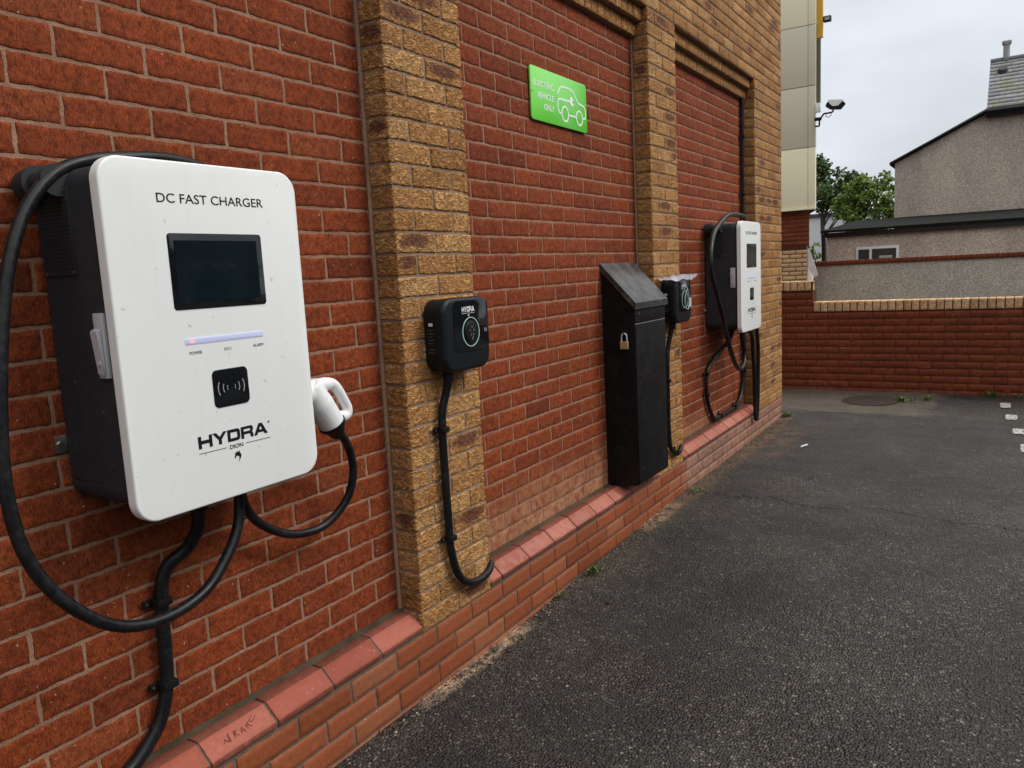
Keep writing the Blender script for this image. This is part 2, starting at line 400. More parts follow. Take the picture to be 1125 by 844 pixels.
# ------------------------------------------------------------------ shape helpers
def catmull(P, n=8):
    P = [Vector(p) for p in P]; out = []
    Q = [2 * P[0] - P[1]] + P + [2 * P[-1] - P[-2]]
    for i in range(1, len(Q) - 2):
        p0, p1, p2, p3 = Q[i - 1:i + 3]
        for j in range(n):
            t = j / n
            out.append(.5 * ((2 * p1) + (-p0 + p2) * t + (2 * p0 - 5 * p1 + 4 * p2 - p3) * t * t + (-p0 + 3 * p1 - 3 * p2 + p3) * t ** 3))
    out.append(P[-1]); return out
def tube(bm, pts, r, seg=14, n=8, cap=True, rfun=None):
    pts = catmull(pts, n) if n else [Vector(p) for p in pts]
    T = [(pts[min(i + 1, len(pts) - 1)] - pts[max(i - 1, 0)]).normalized() for i in range(len(pts))]
    a = T[0].orthogonal().normalized(); rings = []
    for i, (p, t) in enumerate(zip(pts, T)):
        a = (a - t * a.dot(t)).normalized(); b = t.cross(a)
        rr = rfun(i / (len(pts) - 1)) * r if rfun else r
        rings.append([bm.verts.new(p + (a * math.cos(k * 2 * math.pi / seg) + b * math.sin(k * 2 * math.pi / seg)) * rr) for k in range(seg)])
    for A, Bq in zip(rings[:-1], rings[1:]):
        for k in range(seg): bm.faces.new((A[k], A[(k + 1) % seg], Bq[(k + 1) % seg], Bq[k]))
    if cap: bm.faces.new(rings[0][::-1]); bm.faces.new(rings[-1])
def cyl(bm, p0, p1, r0, r1=None, seg=20):
    r1 = r0 if r1 is None else r1
    tube(bm, [p0, p1], 1, seg, 0, rfun=lambda t: r0 + (r1 - r0) * t)
def rrect(y0, y1, z0, z1, r, n=8):
    pts = []
    for cy, cz, a0 in ((y1 - r, z1 - r, 0), (y0 + r, z1 - r, 90), (y0 + r, z0 + r, 180), (y1 - r, z0 + r, 270)):
        for i in range(n + 1):
            a = R(a0 + 90 * i / n); pts.append((cy + r * math.cos(a), cz + r * math.sin(a)))
    return pts
def prism_x(bm, poly, x0, x1, edge=0., seg=3, back=True):
    """poly in (y,z), counter-clockwise seen from +X; front at x1 with a rounded edge of radius `edge`"""
    n = len(poly); c = (sum(p[0] for p in poly) / n, sum(p[1] for p in poly) / n)
    P = [Vector((p[0], p[1])) for p in poly]
    N = []
    for i in range(n):
        d = (P[(i + 1) % n] - P[i - 1]); d = Vector((d.y, -d.x)); N.append(d.normalized() if d.length else d)
    levels = [(x0, 0.)]
    if edge:
        for i in range(seg + 1):
            a = R(90 * i / seg); levels.append((x1 - edge + edge * math.sin(a), edge * (1 - math.cos(a))))
    else: levels.append((x1, 0.))
    rings = [[bm.verts.new((x, P[i].x - N[i].x * ins, P[i].y - N[i].y * ins)) for i in range(n)] for x, ins in levels]
    for A, Bq in zip(rings[:-1], rings[1:]):
        for k in range(n): bm.faces.new((A[k], A[(k + 1) % n], Bq[(k + 1) % n], Bq[k]))
    bm.faces.new(rings[-1]); 
    if back: bm.faces.new(rings[0][::-1])
def stroke2d(bm, pts, w, x0, x1, closed=False):
    """flat ribbon of width w along (y,z) points, as a thin plate between x0 and x1"""
    P = [Vector(p) for p in pts]; n = len(P); L = []; Q = []
    for i in range(n):
        a = P[i - 1] if (i > 0 or closed) else P[i]; b = P[(i + 1) % n] if (i < n - 1 or closed) else P[i]
        d = (b - a).normalized(); nn = Vector((-d.y, d.x))
        L.append(P[i] + nn * w / 2); Q.append(P[i] - nn * w / 2)
    m = n if closed else n - 1
    vt = [[bm.verts.new((x, p.x, p.y)) for p in S] for x in (x0, x1) for S in (L, Q)]
    l0, r0, l1, r1 = vt
    for i in range(m):
        j = (i + 1) % n
        bm.faces.new((r1[i], r1[j], l1[j], l1[i])); bm.faces.new((l0[i], l0[j], r0[j], r0[i]))
        bm.faces.new((l1[i], l1[j], l0[j], l0[i])); bm.faces.new((r0[i], r0[j], r1[j], r1[i]))
def each(name, items, build, mat, parent, angle=40):
    for it in items:
        bm = bmesh.new(); build(bm, it); to_obj(name, bm, mat, parent, angle=angle)
def curve_mesh(cu):
    ob = bpy.data.objects.new('tmp_curve', cu); COL.objects.link(ob)
    dg = bpy.context.evaluated_depsgraph_get()
    me = bpy.data.meshes.new_from_object(ob.evaluated_get(dg)); bpy.data.objects.remove(ob); bpy.data.curves.remove(cu)
    return me
def place2d(me, bm, y0, y1, z0, z1, x, thick, flipz=False):
    """fit a flat XY mesh into the rectangle y0..y1, z0..z1 of the plane X = x"""
    co = np.array([v.co[:] for v in me.vertices]); lo, hi = co.min(0), co.max(0); s = hi - lo; s[s == 0] = 1
    base = len(bm.verts); vs = []
    for c in co:
        u = (c - lo) / s
        vs.append(bm.verts.new((x + (c[2] - lo[2]) / s[2] * thick, y0 + u[0] * (y1 - y0), z0 + u[1] * (z1 - z0))))
    for p in me.polygons:
        try: bm.faces.new([vs[i] for i in p.vertices])
        except ValueError: pass
    bpy.data.meshes.remove(me)
def text_in(bm, s, y0, y1, z0, z1, x, thick=.0004, bold=0.):
    cu = bpy.data.curves.new('tmp_text', 'FONT'); cu.body = s; cu.size = 1; cu.extrude = .01; cu.offset = bold; cu.resolution_u = 4
    place2d(curve_mesh(cu), bm, y0, y1, z0, z1, x, thick)
def shape_in(bm, polys, y0, y1, z0, z1, x, thick=.0004):
    cu = bpy.data.curves.new('tmp_shape', 'CURVE'); cu.dimensions = '2D'; cu.fill_mode = 'BOTH'; cu.extrude = .01
    for p in polys:
        sp = cu.splines.new('POLY'); sp.points.add(len(p) - 1); sp.use_cyclic_u = True
        for q, (a, b) in zip(sp.points, p): q.co = (a, b, 0, 1)
    place2d(curve_mesh(cu), bm, y0, y1, z0, z1, x, thick)
def hydra_word(bm, y0, y1, z0, z1, x, thick=.0004):
    """HYDRA in wide, heavy capitals"""
    t = .30
    H = [[(0, 0), (t, 0), (t, .36), (1.05, .36), (1.05, 0), (1.35, 0), (1.35, 1), (1.05, 1), (1.05, .64), (t, .64), (t, 1), (0, 1)]]
    o = 1.40; Yl = [[(o, 1), (o + .36, 1), (o + .72, .62), (o + 1.08, 1), (o + 1.44, 1), (o + .87, .38), (o + .87, 0), (o + .57, 0), (o + .57, .38)]]
    o = 2.88; D = [[(o, 0), (o + 1.02, 0), (o + 1.22, .06), (o + 1.30, .25), (o + 1.30, .75), (o + 1.22, .94), (o + 1.02, 1), (o, 1)],
                   [(o + t, .26), (o + .95, .26), (o + 1.0, .34), (o + 1.0, .66), (o + .95, .74), (o + t, .74)]]
    o = 4.28; Rr = [[(o, 0), (o + t, 0), (o + t, .33), (o + .86, .33), (o + .98, .27), (o + 1.0, 0), (o + 1.3, 0), (o + 1.28, .34), (o + 1.17, .46), (o + 1.29, .58), (o + 1.3, .86), (o + 1.2, .97), (o + 1.05, 1), (o, 1)],
                    [(o + t, .57), (o + .95, .57), (o + 1.0, .63), (o + 1.0, .72), (o + .95, .77), (o + t, .77)]]
    o = 5.64; A = [[(o, 0), (o + .34, 0), (o + .46, .2), (o + 1.06, .2), (o + 1.18, 0), (o + 1.52, 0), (o + .94, 1), (o + .58, 1)],
                   [(o + .60, .44), (o + .92, .44), (o + .76, .76)]]
    shape_in(bm, H + Yl + D + Rr + A, y0, y1, z0, z1, x, thick)
def emblem(bm, yc, zc, s, x, thick=.0004):
    """small crest below the word: a swept head with three spines"""
    p = [[(-.5, -.1), (-.35, .25), (-.42, .42), (-.15, .38), (-.12, .6), (.08, .42), (.3, .62), (.32, .34), (.5, .1), (.46, -.2), (.3, -.45), (.05, -.8), (.2, -.35), (.16, -.1), (-.1, .02), (-.3, -.05), (-.34, -.3)]]
    shape_in(bm, p, yc - s / 2, yc + s / 2, zc - s * .7, zc + s * .7, x, thick)

# ------------------------------------------------------------------ device materials
CHAR = M_plain('charcoal_powder_coat', (.026, .028, .033), .6, spec=.25, bump=.35, bscale=900, var=.2, dust=.03)
WHITE = M_plain('white_panel_paint', (.80, .82, .80), .33, var=.035, scale=5)
def M_whitepanel():
    k = NT('scuffed_white_panel'); v = k.pos()
    c = k.mix(k.noise(v, 6, 4, .6), (.84, .86, .84), (.79, .81, .80))
    scuff = k.ramp(k.noise(k.mapping(v, (30, 30, 22)), 1, 4, .75), [(.70, 0.), (.80, .30)])
    c = k.mix(scuff, c, (.42, .44, .44))
    stk = k.ramp(k.noise(k.mapping(v, (40, 40, 1.6)), 1, 4, .7), [(.54, 0.), (.75, .10)])
    c = k.mix(stk, c, (.50, .49, .45))
    spk = k.ramp(k.noise(v, 60, 2, .5), [(.72, 0.), (.76, .4)])
    c = k.mix(spk, c, (.30, .27, .24))
    return k.set(c, k.rng(k.noise(v, 14, 3, .6), .3, .7, .26, .42), None, 0, .5)
WPAN = M_whitepanel()
WEDGE = M_plain('warm_white_edge', (.66, .62, .61), .4, var=.05)
BLACKP = M_plain('matt_black_plastic', (.008, .009, .0105), .42, spec=.25, bump=.2, bscale=1200, var=.2)
GLOSS = M_plain('gloss_black_glass', (.006, .008, .010), .06, var=.2)
SCREEN = M_plain('unlit_screen_glass', (.007, .016, .022), .05, var=.6, scale=7)
INK = M_plain('black_print', (.010, .010, .011), .7, spec=.15)
INKG = M_plain('grey_print', (.09, .09, .10), .6)
WINK = M_plain('white_print', (.75, .76, .76), .5)
RUBBER = M_plain('black_rubber_cable', (.007, .0075, .009), .38, spec=.28, bump=.25, bscale=500, var=.2, dust=.05)
CHROME = M_plain('brushed_zinc', (.60, .60, .63), .3, .2, var=.06, scale=3)
STEEL = M_plain('screw_steel', (.5, .48, .45), .35, 1.)
GUNW = M_plain('white_plastic', (.82, .83, .83), .3, var=.03)
def M_emit(name, col, st, base=(.3, .3, .35)):
    k = NT(name); k.set(base, .3); k.b.inputs['Emission Color'].default_value = tuple(col) + (1,); k.b.inputs['Emission Strength'].default_value = st
    return k.m
LEDB = M_emit('blue_status_glow', (.45, .52, .85), .18, (.48, .52, .70))
LEDP = M_emit('red_status_glow', (1., .5, .6), .35, (.7, .4, .5))
RING = M_emit('green_white_ring', (.55, .9, .78), .16, (.35, .5, .45))

# ------------------------------------------------------------------ big wall chargers (authored for the near one, dy shifts along the wall)
PX = .163
def make_charger(dy, label, near):
    yl, yr, zb, zt = .953 + dy, 1.478 + dy, .988, 1.776
    root = empty('wall_charging_station', (-.1, (yl + yr) / 2, zb), label, 'EV charger', 'white fronted rapid chargers')
    # body with rounded shoulders
    bm = bmesh.new()
    prism_x(bm, rrect(yl + .004, yr - .006, 1.018, 1.764, .045), -.092, .128, .004)
    body = to_obj('cabinet_body', bm, CHAR, root, angle=40)
    # white front cover: thin deep-edged tray
    bm = bmesh.new(); prism_x(bm, rrect(yl - .003, yr + .003, zb, zt, .052, 12), .134, PX, .005, 4)
    fr = to_obj('front_cover', bm, WPAN, root, angle=40)
    bm = bmesh.new(); prism_x(bm, rrect(yl + .004, yr - .004, zb + .008, zt - .008, .048, 12), .124, .1335)
    to_obj('gasket', bm, BLACKP, root, angle=40)
    # lettering on the cover
    bm = bmesh.new(); x = PX + .0003
    text_in(bm, 'DC FAST CHARGER', 1.078 + dy, 1.369 + dy, 1.684, 1.7045, x, bold=.002); to_obj('heading', bm, INK, fr)
    bm = bmesh.new(); hydra_word(bm, 1.116 + dy, 1.318 + dy, 1.1245, 1.1535, x)
    text_in(bm, 'DION', 1.201 + dy, 1.240 + dy, 1.1065, 1.1165, x, bold=.012)
    stroke2d(bm, [(1.116 + dy, 1.1135), (1.192 + dy, 1.1125)], .0013, x, x + .0004)
    stroke2d(bm, [(1.249 + dy, 1.1125), (1.3245 + dy, 1.1115)], .0013, x, x + .0004)
    emblem(bm, 1.2215 + dy, 1.085, .020, x)
    a = [(1.3235 + dy + .0028 * math.cos(i * .6283), 1.1515 + .0028 * math.sin(i * .6283)) for i in range(10)]
    stroke2d(bm, a, .0007, x, x + .0003, True); text_in(bm, 'R', 1.3225 + dy, 1.3248 + dy, 1.150, 1.153, x)
    to_obj('lettering', bm, INK, fr)
    each('small_print', (('POWER', 1.119, 1.152), ('DC1', 1.214, 1.233), ('ALARM', 1.298, 1.330)),
         lambda bm, q: text_in(bm, q[0], q[1] + dy, q[2] + dy, 1.3445, 1.3515, x), INKG, fr, None)
    # screen: gloss bezel with the display behind
    bm = bmesh.new(); prism_x(bm, rrect(1.0925 + dy, 1.3525 + dy, 1.447, 1.618, .008, 5), PX - .004, PX + .0015, .001, 2)
    sc = to_obj('screen', bm, GLOSS, root, angle=40)
    bm = bmesh.new(); prism_x(bm, rrect(1.107 + dy, 1.336 + dy, 1.463, 1.602, .002, 2), PX, PX + .0019)
    to_obj('display', bm, SCREEN, sc, angle=40)
    # status bar
    bm = bmesh.new(); prism_x(bm, rrect(1.110 + dy, 1.333 + dy, 1.3675, 1.3815, .0035, 4), PX - .003, PX + .0012, .0008, 2)
    sb = to_obj('status_bar', bm, LEDB, root, angle=40)
    bm = bmesh.new(); prism_x(bm, rrect(1.119 + dy, 1.137 + dy, 1.370, 1.379, .004, 4), PX, PX + .0018)
    to_obj('power_lamp', bm, LEDP, sb, angle=40)
    # card reader
    bm = bmesh.new(); prism_x(bm, rrect(1.171 + dy, 1.273 + dy, 1.211, 1.301, .013, 6), PX - .004, PX + .0022, .0015, 2)
    cr = to_obj('card_reader', bm, GLOSS, root, angle=40)
    bm = bmesh.new(); xc = PX + .0026; yc, zc = 1.2215 + dy, 1.256
    for rr_, hw, w in ((.0375, 26, .0042), (.0235, 27, .0036), (.0115, 30, .0026)):
        for sgn in (1, -1):
            stroke2d(bm, [(yc + sgn * rr_ * math.cos(R(a)), zc + rr_ * math.sin(R(a)) * .95) for a in np.linspace(-hw, hw, 9)], w * .62, xc - .0004, xc)
            to_obj('contactless_mark', bm, GMARK, cr); bm = bmesh.new()
    bm.free()
    # swing handle on the left flank
    bm = bmesh.new(); ys = yl
    box(bm, .086, .120, ys - .005, ys + .006, 1.312, 1.452, .003)
    h = to_obj('door_handle', bm, CHROME, root, angle=40)
    bm = bmesh.new()
    v = [bm.verts.new(c) for c in ((0.091, ys - .006, 1.420), (0.116, ys - .006, 1.420), (0.116, ys - .006, 1.318), (0.091, ys - .006, 1.318),
                                   (0.087, ys - .016, 1.415), (0.115, ys - .016, 1.415), (0.114, ys - .009, 1.320), (0.089, ys - .009, 1.320))]
    for f in ((0, 1, 2, 3), (7, 6, 5, 4), (0, 4, 5, 1), (1, 5, 6, 2), (2, 6, 7, 3), (3, 7, 4, 0)): bm.faces.new([v[i] for i in f])
    bmesh.ops.bevel(bm, geom=bm.edges[:], offset=.002, segments=2, affect='EDGES')
    cyl(bm, (.103, ys - .008, 1.345), (.103, ys - .0135, 1.345), .005)
    to_obj('lever', bm, CHROME, h, angle=40)
    # louvred vent panel on both flanks
    for side, yy in ((-1, yl + .004), (1, yr - .006)):
        bm = bmesh.new()
        ya, yb = (yy - .004, yy + .001) if side < 0 else (yy - .001, yy + .004)
        box(bm, -.088, .040, ya, yb, 1.535, 1.722, .0015)
        vp = to_obj('vent_panel', bm, CHAR, root, angle=40)
        bm = bmesh.new()
        for r_ in range(18):
            for c_ in range(8):
                xx = -.080 + c_ * .0145 + (.007 if r_ % 2 else 0); zz = 1.548 + r_ * .0082
                ye = (ya - .0006, ya + .0015) if side < 0 else (yb - .0015, yb + .0006)
                box(bm, xx, xx + .0098, ye[0], ye[1], zz, zz + .0042)
        to_obj('vent_slots', bm, M_SLOT, vp)
        each('screw', ((-.078, 1.541), (.030, 1.541), (.030, 1.715), (-.078, 1.715)),
             lambda bm, q: cyl(bm, (q[0], ya - .0015 if side < 0 else yb + .0015, q[1]), (q[0], (ya + yb) / 2, q[1]), .0035, seg=10), STEEL, vp)
        bm = bmesh.new(); y_ = yy - .0007 if side < 0 else yy + .0007
        box(bm, -.090, .045, min(y_, yy + .001), max(y_, yy + .001), 1.072, 1.0735)
        to_obj('side_seam', bm, M_SEAM, body)
        each('rivet', ((.06, 1.19), (.07, 1.235), (-.03, 1.30), (.09, 1.12)),
             lambda bm, q: cyl(bm, (q[0], y_ + .0006 * side, q[1]), (q[0], yy, q[1]), .0022, seg=8), STEEL, body)
    # wall bracket ears with bolts
    bm = bmesh.new(); box(bm, REC, REC + .006, yl - .022, yr + .020, 1.135, 1.175, .001); br = to_obj('wall_bracket', bm, STEEL, root, angle=40)
    each('bolt', (yl - .012, yr + .008), lambda bm, q: cyl(bm, (REC + .006, q, 1.155), (REC + .014, q, 1.155), .008, seg=6), STEEL, br)
    bm = bmesh.new(); box(bm, REC, -.0925, yl + .05, yr - .05, 1.20, 1.70); to_obj('mounting_plate', bm, STEEL, root)
    # round cable rest on the top left corner
    bm = bmesh.new()
    tube(bm, [(-.085, yl - .008, 1.730), (-.045, yl - .010, 1.735), (-.04, yl - .010, 1.735)], .038, 24, 0)
    tube(bm, [(-.039, yl - .010, 1.735), (.02, yl - .010, 1.735)], .026, 24, 0)
    tube(bm, [(.021, yl - .010, 1.735), (.028, yl - .010, 1.735)], .034, 24, 0)
    to_obj('cable_rest', bm, CHAR, root, angle=40)
    # glands
    bm = bmesh.new()
    cyl(bm, (0, 1.21 + dy, 1.02), (0, 1.21 + dy, .962), .032, seg=12); cyl(bm, (0, 1.21 + dy, .962), (0, 1.21 + dy, .935), .026, seg=20); to_obj('cable_gland', bm, BLACKP, root, angle=40)
    each('cable_gland', ((.06, 1.293), (-.02, 1.368)), lambda bm, q: cyl(bm, (q[0], q[1] + dy, 1.02), (q[0], q[1] + dy, .975), .024, seg=12), BLACKP, root)
    # parked charging connector, in its holster on the right flank
    bm = bmesh.new()
    box(bm, .02, .10, yr - .008, yr + .05, 1.10, 1.235, .010, 3)
    to_obj('holster', bm, BLACKP, root, angle=40)
    return root
def M_dark(name, c, r=.7):
    return M_plain(name, c, r)
M_SLOT = M_dark('slot_shadow_gap', (.003, .003, .003), .9)
M_SEAM = M_dark('panel_seam', (.006, .006, .007), .7)

GMARK = M_plain('grey_mark', (.32, .33, .35), .5)
def make_connector(dy, root, cab):
    """white pistol connector with loop handle"""
    Mw = GUNW
    outer = [(1.555, 1.226), (1.578, 1.223), (1.617, 1.214), (1.663, 1.197), (1.689, 1.167), (1.715, 1.135), (1.722, 1.115), (1.720, 1.099), (1.709, 1.086), (1.691, 1.082), (1.672, 1.093), (1.640, 1.090), (1.606, 1.092), (1.560, 1.13), (1.53, 1.16)]
    hole = [(1.631, 1.185), (1.619, 1.179), (1.616, 1.169), (1.627, 1.151), (1.654, 1.117), (1.674, 1.103), (1.682, 1.104), (1.684, 1.112), (1.673, 1.13), (1.65, 1.163), (1.641, 1.179)]
    # loop handle: a thick tube swept around, body: tapered barrel
    bm = bmesh.new()
    ctr = [(1.615, 1.204), (1.650, 1.198), (1.672, 1.180), (1.692, 1.148), (1.708, 1.117), (1.706, 1.100), (1.690, 1.093), (1.668, 1.098)]
    tube(bm, [(.062, y + dy, z) for y, z in ctr], .0165, 14, 6, rfun=lambda t: 1.1 - .12 * math.sin(t * 3.14))
    b0, b1 = Vector((.062, 1.560 + dy, 1.205)), Vector((.062, 1.642 + dy, 1.077))
    tube(bm, [b0, b0.lerp(b1, .3), b0.lerp(b1, .6), b1], .0415, 22, 4, rfun=lambda t: .80 + .24 * min(1, t * 2) - .10 * t)
    tube(bm, [(.062, 1.47 + dy, 1.196), (.062, 1.54 + dy, 1.198), (.062, 1.60 + dy, 1.200), (.062, 1.64 + dy, 1.198)], .024, 18, 5, rfun=lambda t: 1.15 - .4 * t)
    tube(bm, [(.062, 1.46 + dy, 1.180), (.062, 1.50 + dy, 1.178), (.062, 1.575 + dy, 1.185)], .034, 20, 0)
    me = bpy.data.meshes.new('tmp'); bm.to_mesh(me); bm.free(); ob = bpy.data.objects.new('tmp', me); COL.objects.link(ob)
    m_ = ob.modifiers.new('r', 'REMESH'); m_.mode = 'VOXEL'; m_.voxel_size = .0026; m_ = ob.modifiers.new('s', 'SMOOTH'); m_.iterations = 9; m_.factor = .6
    me2 = bpy.data.meshes.new_from_object(ob.evaluated_get(bpy.context.evaluated_depsgraph_get())); bpy.data.objects.remove(ob); bpy.data.meshes.remove(me)
    me2.name = 'connector'; me2.materials.clear(); con = link_mesh('connector', me2, Mw, cab, True)
    bm = bmesh.new()
    for i in range(9):
        q = i / 8; y_, z_ = 1.676 + .026 * q + dy, 1.176 - .048 * q
        tube(bm, [(.073, y_ - .010, z_ - .006), (.0785, y_ - .002, z_ - .001), (.075, y_ + .007, z_ + .005)], .0009, 6, 3)
    to_obj('grip_ribs', bm, M_plain('soft_grey_plastic', (.55, .56, .57), .5), cab, True)
    return con
def collar(dy, cab):
    bm = bmesh.new()
    b0, b1, b2 = Vector((.062, 1.640 + dy, 1.081)), Vector((.062, 1.650 + dy, 1.064)), Vector((.060, 1.664 + dy, 1.040))
    tube(bm, [b0 - (b1 - b0) * .15, b0, b1, b2], .0415, 20, 4, rfun=lambda t: 1.0 - .55 * max(0, t - .45) / .55)
    to_obj('strain_relief', bm, BLACKP, cab, angle=50)

c1 = make_charger(0, 'nearest large white fronted rapid charger headed DC FAST CHARGER, on the first bay', True)
bm = bmesh.new()
A = [(.06, 1.293, .99), (.062, 1.291, .954), (.07, 1.274, .888), (.08, 1.224, .82), (.09, 1.141, .757), (.1, 1.02, .739), (.1, .912, .767), (.1, .822, .846), (.09, .766, .94),
     (.08, .742, 1.042), (.07, .742, 1.171), (.06, .763, 1.33), (.045, .794, 1.472), (.035, .831, 1.589), (.025, .88, 1.682), (.02, .948, 1.752), (.02, 1.028, 1.785),
     (.025, 1.109, 1.797), (.02, 1.202, 1.805), (.0, 1.31, 1.800), (-.04, 1.42, 1.770), (-.065, 1.50, 1.68), (-.070, 1.52, 1.45), (-.070, 1.50, 1.20), (-.065, 1.44, 1.05), (-.03, 1.37, .975)]
tube(bm, A, .0138, 16, 8)
c = to_obj('charging_cable', bm, RUBBER, c1, angle=80)
bm = bmesh.new()
tube(bm, [(-.02, 1.366, .99), (-.02, 1.368, .907), (-.03, 1.421, .83), (-.03, 1.531, .763), (-.02, 1.649, .753), (0, 1.734, .813), (.02, 1.755, .897), (.03, 1.737, .975), (.05, 1.689, 1.035), (.058, 1.668, 1.050)], .0128, 16, 8)
c = to_obj('charging_cable', bm, RUBBER, c1, angle=80)
make_connector(0, c1, c); collar(0, c)
DY2 = 4.625
c2 = make_charger(DY2, 'far white fronted rapid charger seen edge-on on the last bay before the corner', False)
bm = bmesh.new()
tube(bm, [(.0, 6.10, 1.74), (.03, 6.09, 1.785), (.06, 6.03, 1.812), (.08, 5.88, 1.826), (.09, 5.576, 1.822), (.10, 5.36, 1.774), (.12, 5.12, 1.693), (.14, 4.985, 1.604), (.15, 4.935, 1.497), (.15, 4.965, 1.404),
          (.15, 5.063, 1.284), (.15, 5.166, 1.141), (.12, 5.361, .987), (.10, 5.53, .858), (.08, 5.707, .746), (.06, 5.894, .687), (.05, 6.023, .714), (.04, 6.077, .787), (.035, 6.05, .88), (.03, 6.00, .99)], .0165, 14, 8)
to_obj('charging_cable', bm, RUBBER, c2, angle=80)
bm = bmesh.new()
tube(bm, [(.045, 6.06, .995), (.05, 6.15, .97), (.05, 6.262, .90), (.05, 6.29, .76), (.045, 6.34, .60), (.035, 6.39, .40), (.03, 6.42, .23), (.03, 6.445, .200), (.03, 6.47, .23), (.03, 6.50, .40), (.03, 6.513, .60), (.03, 6.516, .80), (.03, 6.45, 1.02), (.04, 6.30, 1.10), (.06, 6.285, 1.09)], .0155, 14, 8)
cc_ = to_obj('charging_cable', bm, RUBBER, c2, angle=80)
make_connector(DY2 , c2, cc_); collar(DY2, cc_)

# ------------------------------------------------------------------ fixed supply cables on the wall with clips
def supply(name, pts, r, clips, label, along=None, ends=None):
    root = empty(name, pts[0], label, 'cable', 'black supply cables clipped to the wall')
    bm = bmesh.new(); tube(bm, pts, r, 16, 8); to_obj('conduit', bm, RUBBER, root, angle=80)
    for (x, y, z, horiz) in clips:
        bm = bmesh.new(); w = r + .0035
        if horiz:
            box(bm, x - r, x + w + .002, y - .010, y + .010, z - w, z + w, .003)
            box(bm, x - r, x + .006 - r, y - .010, y + .010, z + w, z + w + .022, .002)
            cyl(bm, (x - r, y, z + w + .012), (x - r + .011, y, z + w + .012), .004, seg=10)
        else:
            box(bm, x - r, x + w + .002, y - w, y + w, z - .010, z + .010, .003)
            box(bm, x - r, x - r + .008, y - w - .019, y - w, z - .010, z + .010, .002)
        cp = to_obj('clip', bm, BLACKP, root, angle=40)
        if not horiz:
            bm = bmesh.new(); cyl(bm, (x - r + .006, y - w - .010, z), (x - r + .0105, y - w - .010, z), .0035, seg=10); to_obj('screw', bm, STEEL, cp, angle=40)
    return root
supply('supply_cable', [(0, 1.21, .945), (-.005, 1.212, .90), (-.02, 1.21, .868), (-.045, 1.195, .828), (-.070, 1.158, .795), (-.080, 1.140, .752), (-.0805, 1.131, .681), (-.0805, 1.126, .559), (-.0805, 1.118, .474), (-.080, 1.085, .389), (-.078, 1.010, .325), (-.070, .93, .312), (-.060, .80, .311)],
       .0175, [(-.0805, 1.129, .705, False), (-.0805, 1.120, .484, False)], 'thick black supply cable with an S bend below the near rapid charger')
supply('supply_cable', [(.045, 2.25, 1.15), (.04, 2.248, 1.11), (.028, 2.242, 1.06), (.021, 2.225, .985), (.021, 2.222, .783), (.021, 2.226, .574), (.021, 2.230, .486), (.022, 2.257, .392), (.024, 2.309, .334), (.024, 2.382, .312), (.018, 2.467, .318), (0, 2.515, .335)],
       .0152, [(.021, 2.223, .945, False), (.021, 2.227, .535, False)], 'black supply cable running down the first pier and hooking right at its foot')
bm = bmesh.new()
supply('supply_cable', [(.045, 4.521, 1.155), (.035, 4.52, 1.10), (.02, 4.50, 1.0), (.02, 4.48, .903), (.02, 4.477, .624), (.02, 4.485, .454), (.02, 4.512, .374), (.022, 4.585, .330), (.02, 4.66, .322), (.01, 4.72, .345)],
       .0140, [(.02, 4.48, .80, False), (.02, 4.60, .329, True)], 'black supply cable on the second pier beside the steel cabinet')
supply('supply_cable', [(0, 5.835, .945), (-.01, 5.84, .90), (-.05, 5.83, .86), (-.080, 5.78, .815), (-.082, 5.66, .775), (-.082, 5.561, .728), (-.082, 5.525, .657), (-.082, 5.521, .58), (-.082, 5.535, .509), (-.082, 5.595, .42), (-.082, 5.68, .345), (-.080, 5.80, .332), (-.080, 6.086, .333), (-.080, 6.265, .340), (-.080, 6.383, .40), (-.082, 6.458, .507), (-.082, 6.487, .652), (-.082, 6.49, .85), (-.082, 6.49, 1.3), (-.082, 6.50, 2.0), (-.082, 6.515, 2.80)],
       .0150, [(-.082, 5.525, .70, False), (-.082, 5.525, .545, False), (-.080, 5.83, .333, True), (-.080, 6.20, .337, True), (-.082, 6.485, .60, False), (-.082, 6.50, 2.03, False), (-.082, 6.51, 2.48, False)],
       'long black supply cable looping along the last bay and up its corner')

